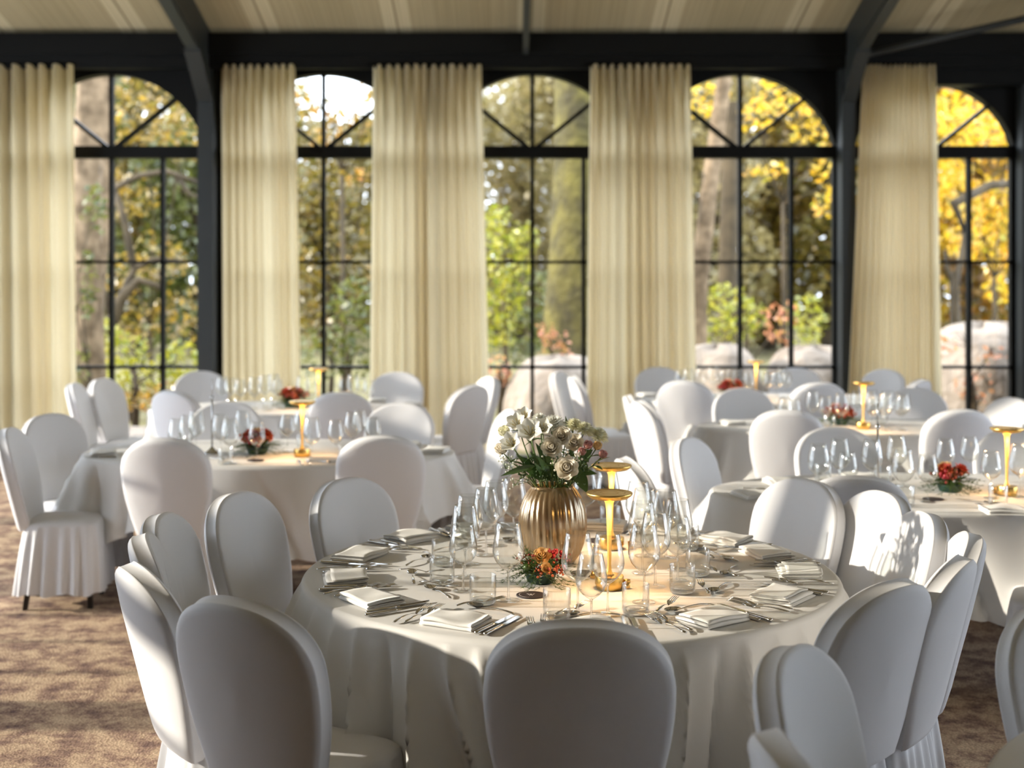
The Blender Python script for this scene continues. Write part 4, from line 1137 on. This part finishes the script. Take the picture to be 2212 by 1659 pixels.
# ------------------------------------------------------------------ the garden
M['bark_moss'] = principled('mossy_bark', (.04, .032, .010), .95, noise=(3.0, (.115, .095, .018), 9), bump=(9, 1.0, .06))
M['bark_pink'] = principled('pinkish_bark', (.085, .055, .028), .95, noise=(5, (.25, .175, .105), 8), bump=(14, .6, .03))
M['bark_dark'] = principled('dark_bark', (.035, .024, .011), .95, noise=(4, (.075, .052, .026), 6), bump=(14, .6, .03))
M['soil'] = principled('garden_ground', (.10, .085, .035), 1, noise=(1.2, (.20, .17, .06), 8), bump=(8, .7, .05))
M['stone'] = principled('pale_stone', (.19, .15, .115), .9, noise=(2.6, (.33, .27, .215), 10), bump=(6, .9, .08))
PAL = {'olive': [(.07, .065, .012), (.17, .13, .02), (.28, .21, .04), (.13, .13, .03), (.42, .26, .05)],
       'yellow': [(.60, .40, .03), (.80, .56, .06), (.48, .36, .03), (.72, .38, .03), (.42, .42, .06)],
       'lime': [(.30, .33, .03), (.46, .42, .04), (.20, .26, .03), (.58, .50, .07)],
       'green': [(.06, .085, .015), (.12, .15, .03), (.22, .23, .05), (.16, .18, .07)],
       'orange': [(.50, .22, .02), (.30, .20, .03), (.16, .14, .03), (.60, .30, .03), (.10, .10, .025)],
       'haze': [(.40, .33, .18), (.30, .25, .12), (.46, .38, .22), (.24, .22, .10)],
       'pink': [(.55, .22, .16), (.62, .32, .22), (.45, .16, .10), (.50, .35, .12)],
       'brown': [(.20, .13, .025), (.34, .22, .04), (.13, .11, .025), (.46, .30, .05), (.22, .21, .05)]}
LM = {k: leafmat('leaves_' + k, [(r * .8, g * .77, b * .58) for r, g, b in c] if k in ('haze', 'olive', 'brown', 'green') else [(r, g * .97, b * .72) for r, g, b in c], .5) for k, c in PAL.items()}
structure(MB().add([(-40, WY + .15, -.12), (40, WY + .15, -.12), (60, 80, -.12), (-60, 80, -.12)], [(0, 1, 2, 3)]).obj('ground', M['soil'], smooth=False), 'leaf-strewn garden ground beyond the windows')
def leaves(mb, c, rad, n, size, q, shell=.35):
    for i in range(n):
        while True:
            u = Vector((q.uniform(-1, 1), q.uniform(-1, 1), q.uniform(-1, 1)))
            if shell < u.length < 1: break
        p = Vector(c) + Vector((u.x * rad[0], u.y * rad[1], u.z * rad[2]))
        s = size * q.uniform(.6, 1.3)
        a = Vector((q.gauss(0, 1), q.gauss(0, 1), q.gauss(0, .7))).normalized()
        b = a.cross(Vector((q.gauss(0, 1), q.gauss(0, 1), q.gauss(0, 1)))).normalized()
        nrm = a.cross(b)
        mb.add([p - a * s * .55, p + b * s * .3 + nrm * s * .08, p + a * s * .55, p - b * s * .3 + nrm * s * .08], [(0, 1, 2, 3)])
def tree(name, lab, cat, x, y, pal, blobs, size, seed, trunk=None, bark='bark_dark', density=1, group=None):
    q = random.Random(seed)
    t = thing(name, lab, cat, (x, y, -.12), 0, group)
    fo, br = MB(), MB()
    if trunk:
        br.tube([(a, b, z) for a, b, z, r in trunk], [r for a, b, z, r in trunk], 12)
        top = Vector(trunk[-1][:3])
    for (bx, by, bz, rx, ry, rz) in blobs:
        leaves(fo, (bx, by, bz), (rx, ry, rz), int(density * 4.2 * rx * rz / (.33 * size * size)), size, q)
        if trunk:
            k = min(range(len(trunk)), key=lambda i: abs(trunk[i][2] - (bz - rz)))
            s = Vector(trunk[k][:3]); e = Vector((bx, by, bz)); m = s.lerp(e, .5) + Vector((q.uniform(-.2, .2), q.uniform(-.2, .2), .15))
            r = trunk[k][3] * .45
            br.tube([s, m, e], [r, r * .6, r * .25], 7)
            for j in range(3):
                e2 = e + Vector((q.uniform(-1, 1) * rx * .7, q.uniform(-1, 1) * ry * .7, q.uniform(-.3, .8) * rz)); br.tube([m, m.lerp(e2, .5) + Vector((0, 0, .1)), e2], [r * .4, r * .28, r * .1], 5)
    if br.v: br.obj('trunk', M[bark], t)
    fo.obj('foliage', LM[pal], t)
    return t
q = random.Random(77)
# big trunks that show through the windows
def gx(px, d): return (px - 1106) / F * d
def bare(name, lab, pts, mat, wob=.04, n=20):
    """a trunk whose crown is out of view above; pts are (x, y, z, radius)"""
    x, y = pts[0][0], pts[0][1]
    o = thing(name, lab, 'tree', (x, y, -.12))
    vs = []; qq = random.Random(len(lab))
    ph = [qq.uniform(0, 6) for _ in range(4)]
    seg = []
    for i in range(len(pts) - 1):
        for k in range(6):
            t = k / 6; seg.append([pts[i][j] * (1 - t) + pts[i + 1][j] * t for j in range(4)])
    seg.append(pts[-1])
    fs = []
    for i, (a, b, z, r) in enumerate(seg):
        for k in range(n):
            th = 2 * PI * k / n; rr_ = r * (1 + wob * math.sin(3 * th + ph[0] + i * .3) + wob * .8 * math.sin(5 * th + ph[1] - i * .2))
            vs.append((a - x + rr_ * math.cos(th), b - y + rr_ * math.sin(th), z + .12))
    for i in range(len(seg) - 1):
        for k in range(n): fs.append((i * n + k, i * n + (k + 1) % n, (i + 1) * n + (k + 1) % n, (i + 1) * n + k))
    MB().add(vs, fs).obj('trunk', M[mat], o)
    return o
mt = bare('mossy_tree', 'huge mossy tree trunk outside the middle window', [(gx(1262, 17), 17, -.2, .66), (gx(1262, 17), 17, .8, .56), (gx(1265, 17), 17, 2.3, .45), (gx(1268, 17), 17, 3.6, .43), (gx(1262, 17), 17, 6.5, .40)], 'bark_moss')
bare('leaning_tree', 'pale leaning trunk outside the fourth window', [(gx(1500, 18), 18, -.2, .16), (gx(1508, 18), 18, 1.6, .13), (gx(1533, 18), 18, 3.0, .115), (gx(1566, 18), 18, 4.6, .10), (gx(1580, 18), 18, 6, .1)], 'bark_pink')
bare('dark_tree', 'dark trunk behind the pale leaning one outside the fourth window', [(gx(1575, 24), 24, -.2, .2), (gx(1572, 24), 24, 2, .17), (gx(1580, 24), 24, 5, .14)], 'bark_dark')
bare('ivy_tree', 'mottled trunk outside the first window next to the left curtain', [(gx(178, 16), 16, -.2, .30), (gx(182, 16), 16, 1.5, .24), (gx(196, 16), 16, 3.0, .23), (gx(212, 16), 16, 5.5, .2)], 'bark_pink', .12)
o = thing('bare_tree', 'crooked brown branching tree outside the first window', 'tree', (gx(205, 18), 18, -.12))
bb = MB()
def bp(pts, r): bb.tube([on(px, py, 18 + dy) - Vector((gx(205, 18), 18, -.12)) for px, py, dy in pts], r, 8)
bp([(188, 900, 0), (186, 800, 0), (200, 740, 0), (245, 690, 0), (262, 645, 0), (300, 605, 0), (345, 620, 0)], [.13, .12, .11, .10, .08, .06, .04])
bp([(262, 645, 0), (290, 580, .2), (335, 560, .3), (400, 565, .3)], [.07, .05, .04, .02]); bp([(245, 690, 0), (220, 620, 0), (185, 600, -.2), (165, 560, -.2)], [.06, .045, .03, .02])
bp([(240, 410, .3), (300, 380, .2), (360, 370, .1), (430, 395, 0)], [.05, .045, .04, .03]); bp([(380, 380, .2), (410, 420, .2), (440, 430, .1)], [.04, .03, .02])
bp([(290, 580, .2), (270, 480, .3), (250, 415, .3)], [.055, .05, .045])
bb.obj('trunk', M['bark_dark'], o)
o = thing('forked_tree', 'forked dark branches outside the window nearest the right edge', 'tree', (gx(2068, 17), 17, -.12))
bb = MB()
def bp(pts, r): bb.tube([on(px, py, 17 + dy) - Vector((gx(2068, 17), 17, -.12)) for px, py, dy in pts], r, 8)
bp([(2076, 925, 0), (2075, 880, 0), (2072, 760, 0), (2064, 690, 0), (2060, 610, 0), (2075, 570, 0), (2085, 500, 0)], [.1, .09, .08, .07, .06, .045, .03]); bp([(2060, 615, 0), (2045, 575, 0), (2040, 540, 0)], [.045, .035, .02])
bp([(2085, 500, 0), (2060, 440, 0), (2140, 400, .2), (2210, 395, .3)], [.04, .07, .06, .05])
bb.obj('trunk', M['bark_dark'], o)

def blob_at(x0, y0, px, py, d, rx, rz, ry=None):
    p = on(px, py, d); return (p.x - x0, d - y0, p.z + .12, rx, ry or min(rx, 1.0), rz)
def shrub(name, lab, cat, d, pal, blobs, size, seed, density=1, base=None, group=None):
    px0 = sum(b[0] for b in blobs) / len(blobs); x0 = gx(px0, d)
    bl = [blob_at(x0, d, px, py, d + (dy if dy else 0), rw / F * d, rh / F * d) for (px, py, rw, rh, dy) in blobs]
    tr = [(0, 0, 0, .05), (0.03, 0, .5, .04), (0, 0, max(.8, min(b[2] for b in bl)), .03)]
    return tree(name, lab, cat, x0, d, pal, bl, size, seed, tr, 'bark_dark', density, group)
SHR = 'garden shrubs outside the windows'
shrub('golden_shrub', 'yellow-green shrub outside the middle window', 'shrub', 18.5, 'lime', [(1090, 560, 62, 75, 0), (1085, 640, 60, 60, 0), (1130, 520, 40, 45, .2), (1075, 480, 35, 40, .2), (1070, 720, 50, 45, 0)], .10, 1, 1.0, group=SHR)
shrub('green_shrub', 'dark green bush between the yellow shrub and the mossy trunk', 'shrub', 20, 'green', [(1150, 640, 60, 70, 0), (1130, 720, 70, 60, 0), (1160, 770, 60, 50, 0)], .10, 2, 1.1, group=SHR)
shrub('pink_shrub', 'pink-leaved shrub before the mossy trunk', 'shrub', 15.6, 'pink', [(1195, 745, 38, 50, 0), (1180, 715, 22, 25, 0), (1215, 770, 25, 30, 0)], .085, 3, .55, group=SHR)
shrub('pink_shrub', 'pink-leaved shrub outside the fourth window', 'shrub', 15.4, 'pink', [(1678, 700, 42, 48, 0), (1690, 750, 25, 30, 0), (1710, 680, 26, 24, 0)], .085, 4, .5, group=SHR)
shrub('red_shrub', 'thin reddish shrub outside the window nearest the right edge', 'shrub', 13.5, 'pink', [(2040, 740, 25, 40, 0), (2150, 770, 45, 22, 0), (2105, 840, 50, 40, 0)], .07, 5, .35, group=SHR)
shrub('red_shrub', 'small rusty shrub beside the curtain, left of the middle window boulder', 'shrub', 15.2, 'pink', [(1078, 800, 30, 35, 0)], .08, 15, .8, group=SHR)
shrub('golden_shrub', 'bright yellow-green bushes low outside the first window', 'shrub', 17, 'lime', [(200, 720, 55, 45, 0), (260, 760, 60, 50, 0), (330, 810, 70, 45, 0), (400, 790, 60, 60, 0), (230, 840, 60, 40, 0)], .10, 6, 1.1, group=SHR)
shrub('flower_bed', 'orange and red low planting at the foot of the first window', 'shrub', 15, 'orange', [(290, 870, 60, 25, 0), (350, 850, 60, 25, 0), (230, 900, 50, 25, 0)], .08, 7, 1.2, group=SHR)
shrub('green_shrub', 'green fern-like bush outside the lower second window', 'shrub', 17.5, 'green', [(760, 660, 60, 80, 0), (700, 760, 70, 60, 0), (790, 760, 60, 60, 0)], .11, 8, 1.0, group=SHR)
shrub('green_shrub', 'yellowish green bushes low outside the fourth window', 'shrub', 20, 'lime', [(1530, 700, 50, 45, 0), (1600, 690, 60, 55, 0), (1740, 690, 50, 60, .3), (1570, 640, 45, 35, .3)], .10, 9, .9, group=SHR)
shrub('green_shrub', 'leafy ivy clump on the mottled trunk outside the first window', 'shrub', 15.5, 'green', [(205, 450, 32, 60, 0), (190, 620, 22, 80, 0), (180, 800, 22, 60, 0)], .09, 10, .8, group=SHR)
TRG = 'garden trees outside the windows'
shrub('yellow_tree', 'golden yellow tree outside the window nearest the right edge', 'tree', 19, 'yellow', [(2080, 280, 110, 90, 0), (2190, 270, 90, 90, 0), (2060, 420, 80, 70, 0), (2170, 450, 80, 80, 0), (2100, 520, 70, 50, .3), (2180, 600, 60, 70, .3), (2250, 400, 80, 120, 0)], .13, 11, 1.15, group=TRG)
shrub('yellow_tree', 'yellow-leaved branches at the top right of the fourth window', 'tree', 18.5, 'yellow', [(1690, 210, 75, 45, 0), (1760, 260, 60, 60, 0), (1790, 350, 45, 60, 0), (1640, 250, 45, 40, 0), (1650, 370, 50, 22, 0), (1780, 440, 30, 35, 0), (1530, 220, 50, 45, .3)], .12, 12, .75, group=TRG)
shrub('olive_tree', 'brown-olive oak outside the first window', 'tree', 20, 'brown', [(300, 250, 110, 80, 0), (390, 300, 70, 60, 0), (280, 420, 70, 60, 0), (330, 560, 80, 60, 0), (400, 680, 70, 60, 0), (300, 700, 60, 50, 0), (260, 620, 40, 40, 0)], .13, 13, .85, group=TRG)
shrub('olive_tree', 'dark olive tree filling the second window', 'tree', 19, 'olive', [(700, 400, 90, 70, 0), (760, 480, 70, 70, 0), (660, 560, 70, 80, 0), (740, 600, 80, 60, .3), (690, 700, 70, 70, 0), (790, 340, 50, 50, 0), (650, 300, 40, 50, 0)], .12, 14, 1.0, group=TRG)
shrub('orange_tree', 'orange-leaved branch at the top of the second window', 'tree', 18, 'orange', [(740, 270, 50, 30, 0), (700, 300, 40, 25, 0), (790, 250, 40, 25, 0), (770, 380, 35, 25, 0), (660, 220, 30, 40, 0), (720, 235, 60, 25, 0), (790, 200, 40, 25, 0)], .11, 16, .55, group=TRG)
# taller trees further off
for i, (px, d, pal, top, wd, lab) in enumerate((
    (120, 30, 'green', 90, 150, 'far green tree behind the left curtain'), (300, 34, 'olive', 110, 150, 'far olive tree behind the first window'), (430, 31, 'green', 150, 140, 'far green tree behind the left post'),
    (570, 33, 'brown', 130, 130, 'far brown tree behind the narrow curtain'), (700, 38, 'olive', 250, 140, 'far low tree under the bright sky in the second window'), (850, 33, 'olive', 190, 130, 'far olive tree behind the wide curtain'),
    (1000, 36, 'haze', 150, 130, 'far bare-twigged tree left of the middle window'), (1120, 40, 'haze', 170, 140, 'far pale beige tree in the middle window'), (1240, 36, 'haze', 130, 130, 'far pale tree behind the mossy trunk'),
    (1380, 33, 'brown', 120, 140, 'far brown tree behind the fourth curtain'), (1530, 31, 'haze', 120, 130, 'far beige tree at the left of the fourth window'), (1660, 34, 'brown', 110, 140, 'far brown tree in the middle of the fourth window'),
    (1790, 31, 'olive', 100, 130, 'far olive tree behind the right post'), (1930, 33, 'yellow', 120, 150, 'far yellow tree behind the beige curtain'), (2090, 34, 'orange', 100, 150, 'far orange tree behind the golden one'), (2260, 31, 'yellow', 90, 150, 'far yellow tree past the right edge'))):
    x0 = gx(px, d); bl = []
    qq = random.Random(100 + i)
    zt = HCAM + (YH - top) / F * d + .12
    wr = wd / F * d
    z = 1.2
    while z < zt - .3:
        for k in range(2):
            bl.append((qq.uniform(-.55, .55) * wr, qq.uniform(-1, 1), z + qq.uniform(-.3, .3), wr * qq.uniform(.5, .75), 1.0, .95))
        z += 1.05
    tree('distant_tree', lab, 'tree', x0, d, pal, bl, .22, 200 + i, [(0, 0, 0, .22), (.1, 0, zt * .4, .17), (0, 0, zt * .75, .1)], 'bark_dark', 1.7, 'far trees at the back of the garden')
for i, (px, top, wd, lab) in enumerate(((60, 60, 190, 'hazy tree at the very back, left of the first window'), (330, 70, 190, 'hazy tree at the very back of the first window'), (590, 150, 150, 'hazy tree at the very back left of the bright sky patch'),
    (860, 150, 170, 'hazy tree at the very back right of the bright sky patch'), (1120, 60, 190, 'hazy tree at the very back of the middle window'), (1380, 60, 190, 'hazy tree at the very back behind the fourth curtain'),
    (1640, 60, 190, 'hazy tree at the very back of the fourth window'), (1900, 60, 190, 'hazy tree at the very back behind the beige curtain'), (2150, 60, 190, 'hazy tree at the very back by the right edge'), (700, 330, 150, 'low hazy tree at the very back under the bright sky patch'))):
    d = 46; x0 = gx(px, d); qq = random.Random(300 + i); zt = HCAM + (YH - top) / F * d + .12; wr = wd / F * d; bl = []; z = 1.0
    while z < zt - .4:
        for k in range(2): bl.append((qq.uniform(-.5, .5) * wr, qq.uniform(-1, 1), z, wr * qq.uniform(.6, .8), 1.0, 1.3))
        z += 1.3
    tree('distant_tree', lab, 'tree', x0, d, 'haze', bl, .34, 320 + i, [(0, 0, 0, .25), (.1, 0, zt * .4, .2), (0, 0, zt * .75, .12)], 'bark_dark', 1.1, 'far trees at the back of the garden')
# pale boulders under the windows
def boulder(px0, px1, ytop, d, lab, seed, ry=1.0):
    qq = random.Random(seed); x0, x1 = gx(px0, d), gx(px1, d); zt = HCAM + (YH - ytop) / F * d
    rx = (x1 - x0) / 2; ph = [qq.uniform(0, 6) for _ in range(6)]
    def fn(u, v_):
        a = 2 * PI * u; b = PI / 2 * v_
        k = 1 + .10 * math.sin(3 * a + ph[0]) + .04 * math.sin(5 * a + 4 * b + ph[1]) + .03 * math.sin(9 * a + 6 * b + ph[2])
        cb, sb = math.cos(b) ** .55, math.sin(b) ** .75
        return (rx * cb * math.cos(a) * k, ry * cb * math.sin(a) * k, -.05 + (zt + .17) * sb * (1 + .03 * math.sin(4 * a + ph[3])))
    o = MB().grid(fn, 48, 16, closed_u=True).obj('boulder', M['stone']); o.location = ((x0 + x1) / 2, d, -.12)
    tag(o, lab, 'rock', 'pale boulders outside the windows')
boulder(1085, 1330, 772, 14.9, 'pale dome-shaped boulder outside the middle window', 1)
boulder(1440, 1660, 748, 14.7, 'pale boulder low at the left of the fourth window', 2, .7)
boulder(1640, 1880, 752, 14.9, 'pale boulder low at the right of the fourth window', 3, .7)
boulder(1960, 2290, 702, 14.6, 'large pale boulder outside the window nearest the right edge', 4, .9)
boulder(180, 360, 925, 14.2, 'pale flat boulder at the foot of the first window', 5, .6)

# ------------------------------------------------------------------ light
w = bpy.data.worlds.new('World'); sc.world = w; w.use_nodes = True
bg = w.node_tree.nodes['Background']; bg.inputs[0].default_value = (.88, .97, 1.10, 1); bg.inputs[1].default_value = 3.15
sd = bpy.data.lights.new('sun', 'SUN'); sd.energy = 3.9; sd.angle = math.radians(.8); sd.color = (1, .90, .76)
so_ = bpy.data.objects.new('sun', sd); C.objects.link(so_)
el, az = math.radians(15), math.radians(-1)
dirv = Vector((math.cos(az) * math.cos(el), math.sin(az) * math.cos(el), -math.sin(el)))
so_.rotation_euler = dirv.to_track_quat('-Z', 'Y').to_euler(); so_.location = (-8, 3, 6)
for p in lamp_pts:
    ld = bpy.data.lights.new('lamp_glow', 'SPOT'); ld.energy = 3.6; ld.color = (1, .58, .26); ld.spot_size = math.radians(150); ld.spot_blend = .6; ld.shadow_soft_size = .03
    lo = bpy.data.objects.new('lamp_glow', ld); C.objects.link(lo); lo.location = (p.x, p.y - .035, TZ + .282)

# ------------------------------------------------------------------ camera
cd = bpy.data.cameras.new('camera'); cam = bpy.data.objects.new('camera', cd); C.objects.link(cam)
cam.location = (0, 0, HCAM); cam.rotation_euler = (PI / 2, 0, 0)
cd.sensor_width = 36; cd.lens = F / 2212 * 36; cd.shift_y = -(1659 / 2 - YH) / 2212
cd.dof.use_dof = True; cd.dof.focus_distance = 4.0; cd.dof.aperture_fstop = 2.1
cd.clip_end = 200
sc.camera = cam
sc.view_settings.view_transform = 'Standard'; sc.view_settings.look = 'None'; sc.view_settings.gamma = 1; sc.view_settings.exposure = .95
sc.cycles.max_bounces = 10; sc.cycles.transparent_max_bounces = 24; sc.cycles.diffuse_bounces = 4; sc.cycles.glossy_bounces = 4; sc.cycles.transmission_bounces = 8
sc.cycles.sample_clamp_indirect = 6
sc.cycles.caustics_refractive = False; sc.cycles.caustics_reflective = False
